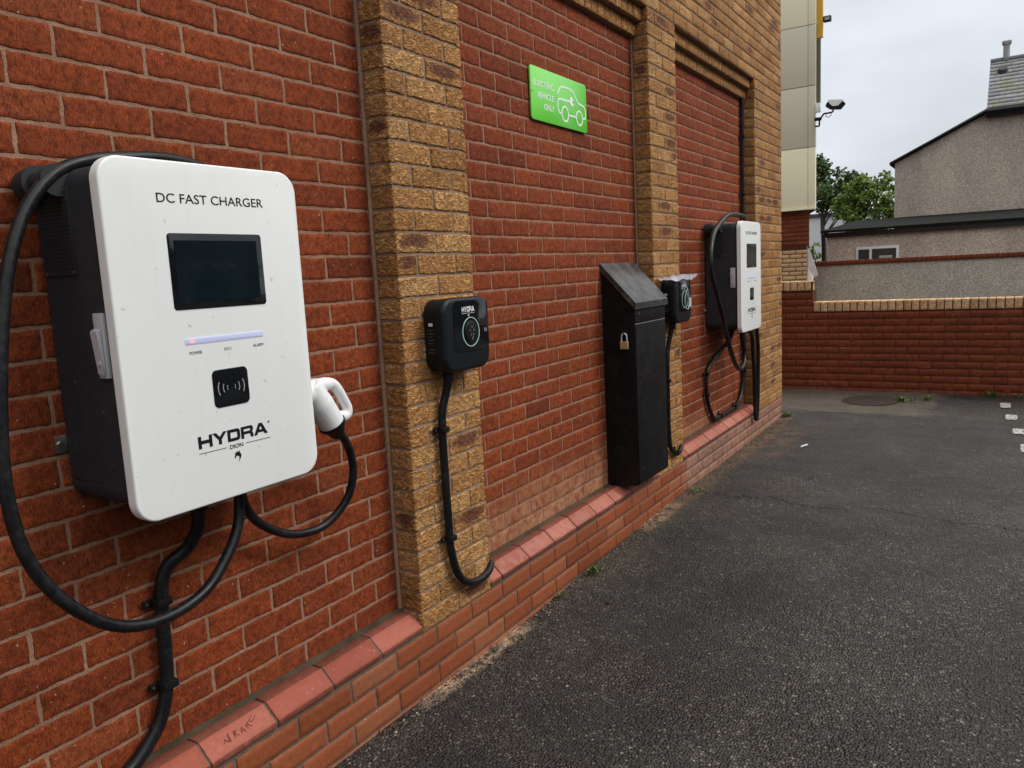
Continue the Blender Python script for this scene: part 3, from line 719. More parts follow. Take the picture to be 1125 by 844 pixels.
# ------------------------------------------------------------------ small black chargers
def small_charger(yc, label, dz=0, w=.142):
    y0, y1, z0, z1 = yc - w, yc + w, 1.152 + dz, 1.416 + dz
    root = empty('small_wall_charger', (0, yc, z0), label, 'EV charger', 'small black home style chargers')
    bm = bmesh.new(); prism_x(bm, rrect(y0 + .006, y1 - .006, z0 + .004, z1 - .004, .052, 10), .003, .060, .004)
    to_obj('back_shell', bm, BLACKP, root, angle=40)
    bm = bmesh.new(); prism_x(bm, rrect(y0, y1, z0, z1, .056, 12), .0585, .094, .016, 5)
    fr = to_obj('front_shell', bm, M_plain('dark_satin_plastic', (.009, .012, .015), .42, spec=.22, bump=.15, bscale=1500), root, angle=45)
    bm = bmesh.new()
    p = rrect(yc - .082, y1 - .010, z0 + .070, z1 - .012, .004, 3)
    bot = rrect(yc - .088, y1 - .010, z0 + .066, z1 - .008, .030, 8)
    prism_x(bm, bot, .0900, .0955, .001, 2)
    gp = to_obj('gloss_panel', bm, GLOSS, root, angle=40)
    bm = bmesh.new(); x = .0958
    hydra_word(bm, yc - .034, yc + .044, z1 - .053, z1 - .034, x)
    stroke2d(bm, [(yc - .034, z1 - .058), (yc + .044, z1 - .058)], .0012, x, x + .0004)
    emblem(bm, yc + .006, z1 - .067, .009, x)
    to_obj('lettering', bm, WINK, gp)
    cy_, cz_ = yc + .016, z0 + .138
    bm = bmesh.new(); ring = [(cy_ + .052 * math.cos(a), cz_ + .052 * math.sin(a)) for a in np.linspace(0, 2 * math.pi, 49)[:-1]]
    stroke2d(bm, ring, .0024, .0955, .0972, True)
    to_obj('ring_light', bm, RING, gp)
    bm = bmesh.new(); prism_x(bm, [(cy_ + .040 * math.cos(a), cz_ + .040 * math.sin(a)) for a in np.linspace(0, 2 * math.pi, 41)[:-1]], .0955, .1010, .003, 3)
    sk = to_obj('socket_cap', bm, BLACKP, root, angle=40)
    bm = bmesh.new()
    for dy_, dz_ in ((0, .018), (-.012, .006), (.012, .006), (-.007, -.010), (.007, -.010)):
        cyl(bm, (.1011, cy_ + dy_, cz_ + dz_), (.1016, cy_ + dy_, cz_ + dz_), .004, seg=12)
    prism_x(bm, [(cy_ - .003, cz_ - .024), (cy_ + .004, cz_ - .014), (cy_ + .006, cz_ - .024), (cy_ + .001, cz_ - .032)], .101, .1017)
    to_obj('socket_mark', bm, M_plain('pale_grey_print', (.12, .125, .13), .5), sk)
    bm = bmesh.new(); stroke2d(bm, [(y1 - .032 + .006 * math.cos(a), cz_ + .006 * math.sin(a)) for a in np.linspace(0, 2 * math.pi, 17)[:-1]], .0014, .0955, .0962, True)
    to_obj('button_mark', bm, WINK, gp)
    # rating plate on the flank facing the camera
    bm = bmesh.new(); yp = y0 + .0052
    box(bm, .022, .040, yp, yp + .001, z0 + .170, z0 + .181)
    to_obj('rating_label', bm, WINK, root)
    for i in range(7):
        bm = bmesh.new(); box(bm, .016, .016 + [.028, .030, .022, .027, .018, .030, .026][i], yp - .0002, yp + .001, z0 + .075 + i * .0115 + (.01 if i > 1 else 0), z0 + .0775 + i * .0115 + (.01 if i > 1 else 0))
        to_obj('rating_print', bm, INKG, root)
    bm = bmesh.new(); cyl(bm, (.045, yc - .068, z0 + .004), (.045, yc - .068, z0 - .034), .020, seg=12)
    to_obj('cable_gland', bm, BLACKP, root, angle=40)
    return root
small_charger(2.317, 'near small square black charger with glowing ring mounted on the first buff brick pier')
small_charger(4.588, 'far small black charger behind the steel cabinet on the second pier, plastic bag on top', -.006, .138)
# keys hanging wire on the far one
bm = bmesh.new(); tube(bm, [(.100, 4.600, 1.375), (.110, 4.606, 1.350), (.110, 4.585, 1.325), (.108, 4.566, 1.28), (.110, 4.578, 1.235), (.111, 4.612, 1.225), (.109, 4.640, 1.26), (.108, 4.635, 1.32), (.106, 4.612, 1.355)], .0024, 8, 6)
w = to_obj('wire_tether', bm, M_plain('pale_wire', (.42, .50, .52), .35), None, angle=60)
tag(w, 'thin pale wire hanging in a loop on the far small black charger', 'wire')
bm = bmesh.new(); prism_x(bm, rrect(4.655, 4.700, 1.235, 1.290, .004), .096, .102, .001)
tg = to_obj('paper_tag', bm, M_plain('grey_card', (.50, .49, .50), .6), None); tag(tg, 'pale grey card tag on the front of the far small charger', 'tag')

# ------------------------------------------------------------------ steel cabinet with sloping lid, padlock
root = empty('steel_cabinet', (0, 4.08, .315), 'tall black steel cabinet with sloping lid standing on the brick ledge', 'cabinet')
CAB = M_plain('black_steel_paint', (.0065, .0062, .0066), .5, spec=.16, bump=.5, bscale=260, var=.3, dust=.03)
ya, yb, xb, xf = 3.852, 4.292, REC + .002, .083
bm = bmesh.new()
prof = [(xb, .302), (-.052, .302), (-.052, .313), (xf, .313), (xf, 1.296), (xb, 1.500)]
prof = [(xb, .303), (xf, .315), (xf, 1.297), (xb, 1.500)]
L = [[bm.verts.new((x, y, z)) for x, z in prof] for y in (ya, yb)]
n = len(prof); bm.faces.new(L[0]); bm.faces.new(L[1][::-1])
for i in range(n): bm.faces.new((L[0][i], L[1][i], L[1][(i + 1) % n], L[0][(i + 1) % n]))
bmesh.ops.recalc_face_normals(bm, faces=bm.faces[:]); bmesh.ops.bevel(bm, geom=bm.edges[:], offset=.0025, segments=2, affect='EDGES')
to_obj('cabinet_body', bm, CAB, root, angle=40)
# lid
bm = bmesh.new()
x0_, z0_, x1_, z1_ = xb, 1.520, xf + .016, 1.306
d = Vector((x1_ - x0_, 0, z1_ - z0_)).normalized(); nn = Vector((-d.z, 0, d.x))
vs = []
for y in (ya - .012, yb + .012):
    for p in (Vector((x0_, y, z0_)), Vector((x1_, y, z1_)), Vector((x1_, y, z1_ - .034)), Vector((x1_ - .003, y, z1_ - .034)), Vector((x1_ - .003, y, z1_ - .006)), Vector((x0_, y, z0_ - .006))):
        vs.append(bm.verts.new(p))
bm.faces.new(vs[0:6][::-1]); bm.faces.new(vs[6:12])
for i in range(6): bm.faces.new((vs[i], vs[(i + 1) % 6], vs[6 + (i + 1) % 6], vs[6 + i]))
# side lips
for y0_, y1_ in ((ya - .012, ya - .0095), (yb + .0095, yb + .012)):
    q = [bm.verts.new((x, y, z)) for y in (y0_, y1_) for x, z in ((x0_, z0_ - .007), (x1_ - .004, z1_ - .007), (x1_ - .004, z1_ - .034), (x0_, z0_ - .040))]
    bm.faces.new(q[0:4]); bm.faces.new(q[4:8][::-1])
    for i in range(4): bm.faces.new((q[i], q[(i + 1) % 4], q[4 + (i + 1) % 4], q[4 + i]))
bmesh.ops.recalc_face_normals(bm, faces=bm.faces[:])
to_obj('lid', bm, M_plain('weathered_black_lid', (.026, .026, .027), .42, bump=.7, bscale=160, var=.5, scale=14, dust=.35), root, angle=30)
# door sheet on the front with a seam strip, hasp on the flank, screws
bm = bmesh.new(); box(bm, xf - .001, xf + .004, ya + .006, yb - .006, .322, 1.190, .0015)
to_obj('door', bm, CAB, root, angle=40)
bm = bmesh.new(); box(bm, xf - .001, xf + .0035, ya + .004, yb - .004, 1.196, 1.268, .0015); to_obj('front_plate', bm, CAB, root, angle=40)
bm = bmesh.new(); box(bm, xf + .0005, xf + .0042, ya + .004, yb - .004, 1.1912, 1.1948); to_obj('seam_strip', bm, M_plain('worn_edge', (.22, .21, .20), .5), root)
bm = bmesh.new(); box(bm, .012, .046, ya - .006, ya + .001, 1.115, 1.155, .002); box(bm, .026, .032, ya - .020, ya - .004, 1.118, 1.150, .001)
to_obj('hasp', bm, CAB, root, angle=40)
bm = bmesh.new(); box(bm, .045, .074, ya - .004, ya + .001, .430, .458, .001); to_obj('hinge', bm, CAB, root, angle=40)
each('screw', ((1.245, .006), (.40, .004)), lambda bm, q: cyl(bm, (xf + .003, ya + .06, q[0]), (xf + .0055, ya + .06, q[0]), q[1]), STEEL, root)
root = empty('padlock', (.029, ya - .014, 1.062), 'brass padlock hanging from the side hasp of the black cabinet', 'padlock')
bm = bmesh.new(); box(bm, .006, .052, ya - .024, ya - .007, 1.062, 1.104, .004, 3); to_obj('lock_body', bm, M_plain('worn_brass', (.50, .38, .17), .35, .25, var=.35, scale=60), root, angle=40)
bm = bmesh.new(); tube(bm, [(.014, ya - .0155, 1.10), (.014, ya - .0155, 1.125), (.018, ya - .0155, 1.140), (.029, ya - .0155, 1.147), (.040, ya - .0155, 1.140), (.044, ya - .0155, 1.125), (.044, ya - .0155, 1.10)], .0042, 12, 6)
to_obj('shackle', bm, CHROME, root, angle=60)

# ------------------------------------------------------------------ crumpled plastic bag lying on the far small charger
bm = bmesh.new(); g = []
NU, NV = 34, 12
for i in range(NU + 1):
    row = []
    for j in range(NV + 1):
        u, v_ = i / NU, j / NV
        y = 4.36 + u * .62; w_ = .12 * math.sin(math.pi * min(1, .12 + u * .9)) ** .6 + .012
        x = .045 + (v_ - .5) * w_ + .012 * math.sin(u * 6)
        z = 1.411 + .020 * math.sin(math.pi * u) * math.sin(math.pi * v_) + .007 * math.sin(u * 11 + v_ * 4) * math.sin(v_ * 6 + u * 5 + 1) + .0035 * math.sin(u * 31 + v_ * 13)
        z += .020 * max(0, u - .62) / .38 - .012 * max(0, v_ - .75) / .25 * math.sin(math.pi * u)
        row.append(bm.verts.new((x, y, z + (rng.random() - .5) * .0025)))
    g.append(row)
for i in range(NU):
    for j in range(NV): bm.faces.new((g[i][j], g[i][j + 1], g[i + 1][j + 1], g[i + 1][j]))
r_ = bmesh.ops.solidify(bm, geom=bm.faces[:], thickness=.0012)
k = NT('clear_grey_film'); k.set((.80, .79, .84), .2); k.b.inputs['Transmission Weight'].default_value = .15
bg = to_obj('plastic_bag', bm, k.m, None, angle=35); tag(bg, 'crumpled clear plastic bag lying on top of the far small black charger', 'bag')

# ------------------------------------------------------------------ green sign
y0, y1, z0, z1 = 3.170, 3.728, 2.176, 2.411
root = empty('parking_sign', (REC, (y0 + y1) / 2, z0), 'bright green ELECTRIC VEHICLE ONLY sign fixed high on the middle bay', 'sign')
k = NT('green_sign_face'); v = k.obj(); X_ = k.xyz(v)
dg_ = k.math('ADD', k.math('MULTIPLY', X_[1], 1.3), k.math('MULTIPLY', X_[2], -2.1))
gr = k.rng(dg_, -.75, .25, 0, 1, True)
GREEN = k.set(k.mix(gr, (.22, .74, .10), (.09, .60, .022)), .22, None, 0, .5)
bm = bmesh.new(); prism_x(bm, rrect(y0, y1, z0, z1, .016, 6), REC + .006, REC + .0125, .001, 2)
pn = to_obj('sign_panel', bm, [GREEN], root, angle=40)
bm = bmesh.new(); prism_x(bm, rrect(y0 + .03, y1 - .03, z0 + .02, z1 - .03, .01, 3), REC - .003, REC + .0059); to_obj('backing', bm, BLACKP, root)
bm = bmesh.new(); x = REC + .0128; s = lambda u: y0 + (y1 - y0) * u; t = lambda v: z0 + (z1 - z0) * v
bm.free(); SW = M_plain('sign_white', (.84, .90, .82), .35, var=.02)
each('lettering', (('ELECTRIC', .040, .645), ('VEHICLE', .100, .435), ('ONLY', .210, .235)), lambda bm, q: text_in(bm, q[0], s(q[1]), s(.388), t(q[2]), t(q[2] + .115), x, bold=.012), SW, pn, None)
bm = bmesh.new(); W_ = .0085
def curve2(p, n=6): return [(q.x, q.y) for q in catmull([(a, b, 0) for a, b in p], n)]
body = [(.455, .62), (.485, .72), (.525, .785), (.60, .80), (.69, .79), (.75, .745), (.79, .66), (.835, .575), (.90, .55), (.955, .525), (.972, .45), (.972, .35), (.960, .295), (.915, .285)]
stroke2d(bm, [(s(a), t(b)) for a, b in curve2(body)], W_, x, x + .0005)
stroke2d(bm, [(s(a), t(b)) for a, b in curve2([(.675, .555), (.60, .545), (.49, .54), (.462, .51), (.452, .44), (.455, .34), (.475, .27), (.515, .26)])], W_, x, x + .0005)
stroke2d(bm, [(s(.645), t(.27)), (s(.785), t(.27))], W_, x, x + .0005)
for cx_ in (.580, .850):
    stroke2d(bm, [(s(cx_) + .034 * math.cos(a), t(.27) + .034 * math.sin(a)) for a in np.linspace(0, 2 * math.pi, 33)[:-1]], W_, x, x + .0005, True)
# plug
prism_x(bm, [(s(.668), t(.555) - .006), (s(.690), t(.555) - .022), (s(.722), t(.555) - .024), (s(.722), t(.555) + .024), (s(.690), t(.555) + .022), (s(.668), t(.555) + .006)], x + .0006, x + .0011)
for dz in (-.014, .008): prism_x(bm, [(s(.723), t(.555) + dz), (s(.752), t(.555) + dz), (s(.752), t(.555) + dz + .006), (s(.723), t(.555) + dz + .006)], x, x + .0011)
to_obj('car_symbol', bm, M_plain('symbol_white', (.84, .90, .82), .35, var=.02), pn)
each('screw', (y0 + .012, y1 - .012), lambda bm, q: cyl(bm, (x - .001, q, (z0 + z1) / 2 + .005), (x + .001, q, (z0 + z1) / 2 + .005), .004, seg=10), INKG, pn)

# ------------------------------------------------------------------ ground
def gz(x, y):
    b = np.interp(y, [-50, 2.9, 4.2, 5.5, 7.4, 8.3, 9.2, 60], [-.012, -.012, .018, .026, .040, .034, .034, .034])
    return b
def asphalt():
    k = NT('worn_wet_asphalt'); v = k.pos(); X = k.xyz(v)
    cell = k.voro(v, 105, out='Color'); dist = k.voro(v, 105)
    cs = k.n.new('ShaderNodeSeparateColor'); k.l.new(cell, cs.inputs[0])
    stone = k.ramp(cs.outputs[0], [(0, .013), (.4, .025), (.75, .050), (.92, .095), (1, .22)])
    big = k.noise(v, 1.1, 4, .62); med = k.noise(v, 9, 4, .6)
    c = k.mix(k.rng(dist, .2, .7, 0, .75), stone, (.013, .012, .010))
    c = k.mix(1., c, k.ramp(big, [(.34, .55), (.5, 1.0), (.66, 1.6)]), 'MULTIPLY')
    c = k.mix(k.math('MULTIPLY', k.ramp(k.noise(k.mapping(v, (1, 1, 1), (7.3, 2.1, 0)), 1.9, 5, .68), [(.56, 0.), (.64, 1.)]), .55), c, (.016, .0145, .012))
    c = k.mix(1., c, k.ramp(k.noise(v, 4.2, 3, .6), [(.3, .78), (.7, 1.2)]), 'MULTIPLY')
    c = k.mix(1., c, (1.0, .90, .77), 'MULTIPLY')
    # pale stones scattered
    sp = k.voro(v, 28, out='Color'); s2 = k.n.new('ShaderNodeSeparateColor'); k.l.new(sp, s2.inputs[0]); sd = k.voro(v, 28)
    pale = k.math('MULTIPLY', k.ramp(s2.outputs[1], [(.93, 0.), (.95, 1.)], 'LINEAR'), k.rng(sd, .12, .2, 1, 0))
    c = k.mix(k.math('MULTIPLY', pale, .8), c, (.30, .27, .23))
    # concrete patch by the drain and end wall
    n = k.math('MULTIPLY', k.math('SUBTRACT', k.noise(v, 3.2, 4, .65), .5), .5)
    pm = k.math('MULTIPLY', k.rng(k.math('ADD', X[1], n), 7.72, 7.86, 0, 1, True), k.rng(k.math('ADD', X[0], n), 1.12, 1.28, 1, 0, True))
    conc = k.mix(k.rng(k.noise(v, 60, 5, .75), .35, .65), (.030, .026, .020), (.17, .145, .108))
    c = k.mix(k.math('MULTIPLY', pm, k.rng(med, .25, .6, .55, .95)), c, conc)
    # sandy mortar droppings and dirt against the wall
    nn = k.noise(v, 13, 5, .7)
    def band(w0, y0, y1, soft=.3):
        a = k.rng(k.math('ADD', X[0], k.math('MULTIPLY', k.math('SUBTRACT', nn, .5), .12)), w0 * .55, w0, 1, 0, True)
        b = k.math('MULTIPLY', k.rng(X[1], y0, y0 + soft, 0, 1, True), k.rng(X[1], y1 - soft, y1, 1, 0, True))
        return k.math('MULTIPLY', a, b)
    c = k.mix(k.math('MULTIPLY', band(.075, 1.95, 2.8, .15), k.math('MULTIPLY', k.rng(nn, .36, .52), .9)), c, (.50, .34, .22))
    c = k.mix(k.math('MULTIPLY', band(.12, 3.95, 4.6, .15), k.math('MULTIPLY', k.rng(nn, .40, .55), .85)), c, (.50, .29, .16))
    c = k.mix(k.math('MULTIPLY', band(.16, 4.4, 7.6), k.math('MULTIPLY', k.rng(nn, .38, .62), .8)), c, (.20, .095, .045))
    c = k.mix(k.math('MULTIPLY', band(.42, 5.6, 7.3, .5), k.math('MULTIPLY', k.rng(k.noise(v, 7, 4, .7), .42, .62), .6)), c, (.17, .10, .055))
    c = k.mix(k.math('MULTIPLY', band(.22, 3.0, 5.6, .4), k.math('MULTIPLY', k.rng(k.noise(v, 21, 4, .7), .48, .62), .65)), c, (.050, .058, .022))
    c = k.mix(k.math('MULTIPLY', band(.16, 1.6, 9.2, .3), k.math('MULTIPLY', k.rng(k.noise(v, 30, 4, .7), .5, .62), .6)), c, (.10, .075, .05))
    # long crack
    cy = k.math('ADD', X[1], k.math('MULTIPLY', k.math('SUBTRACT', k.noise(v, 3, 4, .7), .5), .45))
    cr = k.math('MULTIPLY', k.rng(k.math('ABSOLUTE', k.math('SUBTRACT', cy, 4.80)), .006, .028, 1, 0), k.rng(k.noise(v, 16, 3, .6), .4, .5))
    c = k.mix(k.math('MULTIPLY', cr, .75), c, (.012, .012, .010))
    damp = k.rng(k.noise(k.mapping(v, (1, 1.6, 1), (3.1, .4, 0)), 1.25, 3, .55), .40, .62, 0, 1, True)
    rough = k.math('SUBTRACT', k.rng(big, .3, .7, .70, .56), k.math('MULTIPLY', damp, .22))
    h = k.math('ADD', k.math('MULTIPLY', dist, -1.), k.math('ADD', k.math('MULTIPLY', med, 1.6), k.math('MULTIPLY', k.noise(v, 70, 3, .6), .9)))
    h = k.math('SUBTRACT', h, k.math('MULTIPLY', cr, 1.5))
    nb = k.bump(h, 1., .011)
    return k.set(c, rough, nb, 0, .4)
ASPH = asphalt()
xs = np.concatenate([-np.geomspace(.15, 250, 14)[::-1], np.linspace(-.1, 4.6, 120), 4.6 + np.geomspace(.1, 250, 16)])
ys = np.concatenate([-1.0 - np.geomspace(.1, 250, 14)[::-1], np.linspace(-1, 9.4, 240), 9.4 + np.geomspace(.1, 400, 18)])
GX, GY = np.meshgrid(xs, ys, indexing='ij')
rs = np.random.RandomState(5)
near = (GX > -.05) & (GX < 4.5) & (GY > -.9) & (GY < 9.3)
GZ = gz(GX, GY) + near * (.004 * np.sin(GX * 2.3 + 1) * np.sin(GY * 1.7) + .0025 * np.sin(GX * 6.1 + GY * 4.3) + .0022 * (rs.rand(*GX.shape) - .5))
idx = np.arange(GX.size).reshape(GX.shape)
F = np.stack([idx[:-1, :-1], idx[1:, :-1], idx[1:, 1:], idx[:-1, 1:]], -1).reshape(-1, 4)
g_ = link_mesh('ground', np_mesh('ground', np.stack([GX, GY, GZ], -1).reshape(-1, 3), F), ASPH, None, True); tag(g_, kind='structure')

# thermoplastic blocks of a worn bay line
def M_roadpaint():
    k = NT('worn_road_paint'); v = k.pos()
    f = k.ramp(k.noise(v, 55, 5, .75), [(.44, 1.), (.56, 0.)])
    c = k.mix(f, (.50, .48, .44), (.08, .075, .07))
    return k.set(c, .6, k.bump(k.noise(v, 200, 3, .6), .6, .003))
RP = M_roadpaint()
for i, (xa, ya_, yb_) in enumerate(((1.768, 8.41, 8.68), (1.812, 7.80, 8.04), (1.862, 7.19, 7.41), (1.905, 6.58, 6.84))):
    bm = bmesh.new(); n = 22; c_ = bm.verts.new((xa + .01, (ya_ + yb_) / 2, .0425)); ring = []
    for j in range(n):
        a = 2 * math.pi * j / n; ca, sa = math.cos(a), math.sin(a); m_ = max(abs(ca), abs(sa))
        rr = 1 + (rng.random() - .5) * .16
        ring.append(bm.verts.new((xa + .01 + ca / m_ * .043 * rr, (ya_ + yb_) / 2 + sa / m_ * (yb_ - ya_) / 2 * rr, float(gz(0, ya_)) + .0055)))
    c_.co.z = ring[0].co.z + .0005
    for j in range(n): bm.faces.new((c_, ring[j], ring[(j + 1) % n]))
    tag(to_obj('road_marking', bm, RP), kind='structure')

# manhole cover, set in its frame
root = empty('manhole_cover', (.62, 8.50, .034), 'round rusty brown manhole cover in the asphalt by the end wall', 'manhole cover')
RUST = M_plain('rusty_iron', (.034, .015, .009), .75, .1, var=.5, scale=16, bump=.8, bscale=200)
bm = bmesh.new()
zc = .046
def disc(bm, r0, r1, z0, z1, seg=48, cx=.62, cy=8.50, ex=.255, ey=.30):
    pass
def ering(r, z, seg=56): return [bm.verts.new((.62 + .255 * r * math.cos(2 * math.pi * i / seg), 8.50 + .29 * r * math.sin(2 * math.pi * i / seg), z)) for i in range(seg)]
r0 = ering(.93, zc - .03); r1 = ering(.93, zc); r2 = ering(.91, zc + .002)
for A_, B_ in ((r0, r1), (r1, r2)):
    for i in range(56): bm.faces.new((A_[i], A_[(i + 1) % 56], B_[(i + 1) % 56], B_[i]))
bm.faces.new(r2)
for i in range(-6, 7):
    for j in range(-6, 7):
        x_, y_ = i * .034, j * .038
        if (x_ / .22) ** 2 + (y_ / .25) ** 2 < 1 and (i + j) % 2 == 0: box(bm, .62 + x_ - .011, .62 + x_ + .011, 8.50 + y_ - .006, 8.50 + y_ + .006, zc + .0015, zc + .0045)
to_obj('cover_plate', bm, RUST, root, angle=40)
bm = bmesh.new(); r0 = ering(1.02, zc - .03); r1 = ering(1.02, zc - .001); r2 = ering(.945, zc - .001); r3 = ering(.945, zc - .03)
for A_, B_ in ((r0, r1), (r1, r2), (r2, r3)):
    for i in range(56): bm.faces.new((A_[i], A_[(i + 1) % 56], B_[(i + 1) % 56], B_[i]))
to_obj('frame_ring', bm, RUST, root, angle=40)

# gravel crumbs and dirt along the foot of the wall (uncountable)
def scatter_stones(name, n, fn, smin, smax, mat):
    V = []; F_ = []; base = np.array([(1, 0, 0), (-1, 0, 0), (0, 1, 0), (0, -1, 0), (0, 0, 1), (0, 0, -1)], float)
    tri = np.array([(0, 2, 4), (2, 1, 4), (1, 3, 4), (3, 0, 4), (2, 0, 5), (1, 2, 5), (3, 1, 5), (0, 3, 5)])
    r = np.random.RandomState(3)
    for i in range(n):
        x, y, zf = fn(r); s_ = smin + (smax - smin) * r.rand() ** 3
        P = base * (s_ * (.6 + .8 * r.rand(6, 1))) * np.array([1, 1, .6]); a = r.rand() * 6.28
        Rm = np.array([[math.cos(a), -math.sin(a), 0], [math.sin(a), math.cos(a), 0], [0, 0, 1]])
        P = P @ Rm.T + np.array([x, y, float(gz(x, y)) + s_ * .2 + zf]); V.append(P); F_.append(tri + 6 * i)
    o = link_mesh(name, np_mesh(name, np.concatenate(V), np.concatenate(F_)), mat); return o
k = NT('mixed_gravel'); v = k.pos()
GRAV = k.set(k.ramp(k.noise(v, 90, 1, .5), [(.32, (.035, .030, .025)), (.5, (.11, .085, .06)), (.62, (.30, .22, .15)), (.75, (.45, .40, .34))]), .85)
def f_wall(r):
    y = 1.6 + 5.9 * r.rand(); c_ = abs(r.randn()) * .045 + .008
    if 4.4 < y < 5.6: c_ *= 2.2
    return c_, y, 0
tag(scatter_stones('gravel', 2600, f_wall, .0015, .008, GRAV), 'loose grit and mortar crumbs along the foot of the wall', 'gravel', kind='stuff')
def f_lot(r): return .1 + 2.6 * r.rand() ** .9, 1.2 + 7.8 * r.rand(), 0
tag(scatter_stones('loose_chippings', 800, f_lot, .0012, .0050, GRAV), 'fine loose chippings scattered over the car park asphalt', 'gravel', kind='stuff')

# weeds
LEAF = None
def M_leaf(name, a, b, tr=.25):
    k = NT(name); v = k.pos()
    c = k.mix(k.rng(k.attr('tone'), 0, 1), a, b)
    c = k.mix(1., c, k.ramp(k.noise(v, 30, 2, .5), [(.3, .75), (.7, 1.2)]), 'MULTIPLY')
    k.set(c, .5, None, 0, .35)
    k.b.inputs['Subsurface Weight'].default_value = 0
    t_ = k.n.new('ShaderNodeBsdfTranslucent'); k.l.new(c, t_.inputs[0]); mx = k.n.new('ShaderNodeMixShader'); mx.inputs[0].default_value = tr
    out = k.n['Material Output']; k.l.new(k.b.outputs[0], mx.inputs[1]); k.l.new(t_.outputs[0], mx.inputs[2]); k.l.new(mx.outputs[0], out.inputs[0])
    return k.m
WEED = M_leaf('weed_leaf', (.050, .085, .016), (.13, .17, .040))
def weed(x, y, w, h, n, label, seed):
    r = np.random.RandomState(seed); V = []; F_ = []; T = []; q = 0; z0 = float(gz(x, y)) - .004
    for i in range(n):
        a = r.rand() * 6.28; px = x + r.randn() * w * .35; py = y + r.randn() * w * .55
        if px < .006 and y < 7.5: px = .006 + abs(r.randn()) * .01
        L_ = h * (.4 + .8 * r.rand()); wd = L_ * (.10 + .16 * r.rand()); d = np.array([math.cos(a), math.sin(a), 0]); lean = .3 + .9 * r.rand(); s_ = np.array([-d[1], d[0], 0]) * wd
        p0 = np.array([px, py, z0]); p1 = p0 + d * L_ * lean * .4 + Z3 * L_ * .55; p2 = p0 + d * L_ * lean + Z3 * L_ * (.7 + .3 * r.rand())
        if px + (d * L_ * lean)[0] < .004 and y < 7.5: d[0] = abs(d[0]); p1 = p0 + d * L_ * lean * .4 + Z3 * L_ * .55; p2 = p0 + d * L_ * lean + Z3 * L_ * .8
        V += [p0 - s_ * .3, p0 + s_ * .3, p1 + s_, p1 - s_, p2 + s_ * .1, p2 - s_ * .1]
        F_ += [(q, q + 1, q + 2, q + 3), (q + 3, q + 2, q + 4, q + 5)]; T += [r.rand()] * 6; q += 6
    me = np_mesh('weed', np.array(V), np.array(F_)); at = me.attributes.new('tone', 'FLOAT', 'POINT'); at.data.foreach_set('value', np.array(T, np.float32))
    o = link_mesh('weed', me, WEED, None); tag(o, label, 'weed', 'small weeds growing in the joints')
for i, a in enumerate([(.035, 3.35, .05, .035, 70, 'small green weed at the wall foot below the middle bay'),
                       (.02, 3.02, .04, .025, 40, 'tiny weed at the wall foot nearer the first pier'),
                       (.93, 8.60, .085, .05, 110, 'green weed tuft at the right rim of the manhole cover'),
                       (1.12, 8.72, .04, .05, 45, 'yellowish weed sprig a step right of the manhole cover'),
                       (1.66, 9.08, .06, .055, 60, 'green weed tuft against the end wall near the white blocks'),
                       (1.90, 9.08, .05, .035, 40, 'low weed at the end wall foot near the photo edge'),
                       (.08, 4.80, .09, .03, 80, 'low mossy weed at the wall foot beyond the steel cabinet'),
                       (.05, 7.45, .06, .045, 80, 'small weed at the far corner of the brick building')]): weed(*a, 40 + i)
def f_moss(r):
    cl = [(1.12, 8.55, .05, .35), (.06, 4.75, .06, .25), (.07, 5.2, .05, .25), (.05, 6.9, .04, .4), (.95, 8.6, .1, .1), (.12, 4.85, .12, .1)][r.randint(6)]
    x_ = cl[0] + r.randn() * cl[2]; return max(x_, .008), cl[1] + r.randn() * cl[3], 0
tag(scatter_stones('moss', 1500, f_moss, .002, .007, M_plain('moss_green', (.085, .10, .022), .95, var=.6, scale=60)), 'cushions of moss in the asphalt joints near the wall', 'moss', kind='stuff')
# litter
bm = bmesh.new(); cyl(bm, (.425, 6.24, .040), (.455, 6.33, .041), .007, .0065, 12); lt = to_obj('cigarette_end', bm, M_plain('white_paper', (.72, .71, .68), .7), None, angle=50)
tag(lt, 'white cigarette end lying alone on the asphalt beyond the cabinet', 'litter')
bm = bmesh.new(); pts_ = [(0, 0, .002), (.018, .010, .010), (.034, .004, .006), (.030, -.014, .012), (.012, -.018, .004)]; vs = [bm.verts.new((.24 + a, 3.06 + b, -.006 + c_)) for a, b, c_ in pts_]; bm.faces.new(vs)
bmesh.ops.solidify(bm, geom=bm.faces[:], thickness=.0008)
lf = to_obj('fallen_leaf', bm, M_plain('dead_leaf', (.07, .022, .016), .6), None); tag(lf, 'curled dark brown dead leaf on the asphalt in the foreground', 'leaf')

# ------------------------------------------------------------------ end wall of the car park
root = empty('end_wall', (.8, 9.2, .03), 'low dark red brick boundary wall with buff brick coping across the far end', 'wall')
Ye = 9.15; XL, XS, XR = -1.2, -.056, 6.0
B = Bricks(21)
O = np.array([0, Ye, -.008])
courses(B, O, X3, -Y3, XL, XR, 8, 20, .1, -.012, res=.03, jt=.008, wob=.0018, rough=.0004, rad=.0010)
courses(B, O, X3, -Y3, XL, XS - .0005, 5, 8, .1, -.012, res=.03, jt=.008, wob=.0018, rough=.0004, rad=.0010)
B.sheet(O, X3, Z3, -Y3, XL, XR, -.05, zk(8), -.0016); B.sheet(O, X3, Z3, -Y3, XL, XS - .003, zk(8), zk(5), -.003)
B.sheet(np.array([XS, Ye, 0]), Y3, Z3, X3, .003, .212, zk(8), zk(5), -.003)
for zz, xa_, xb_ in ((zk(8) - .008, XS + .003, XR), (zk(5) - .008 + .012, XL, XS + .002)):
    pass
B.build('brickwork', [ENDR, MEND], root)
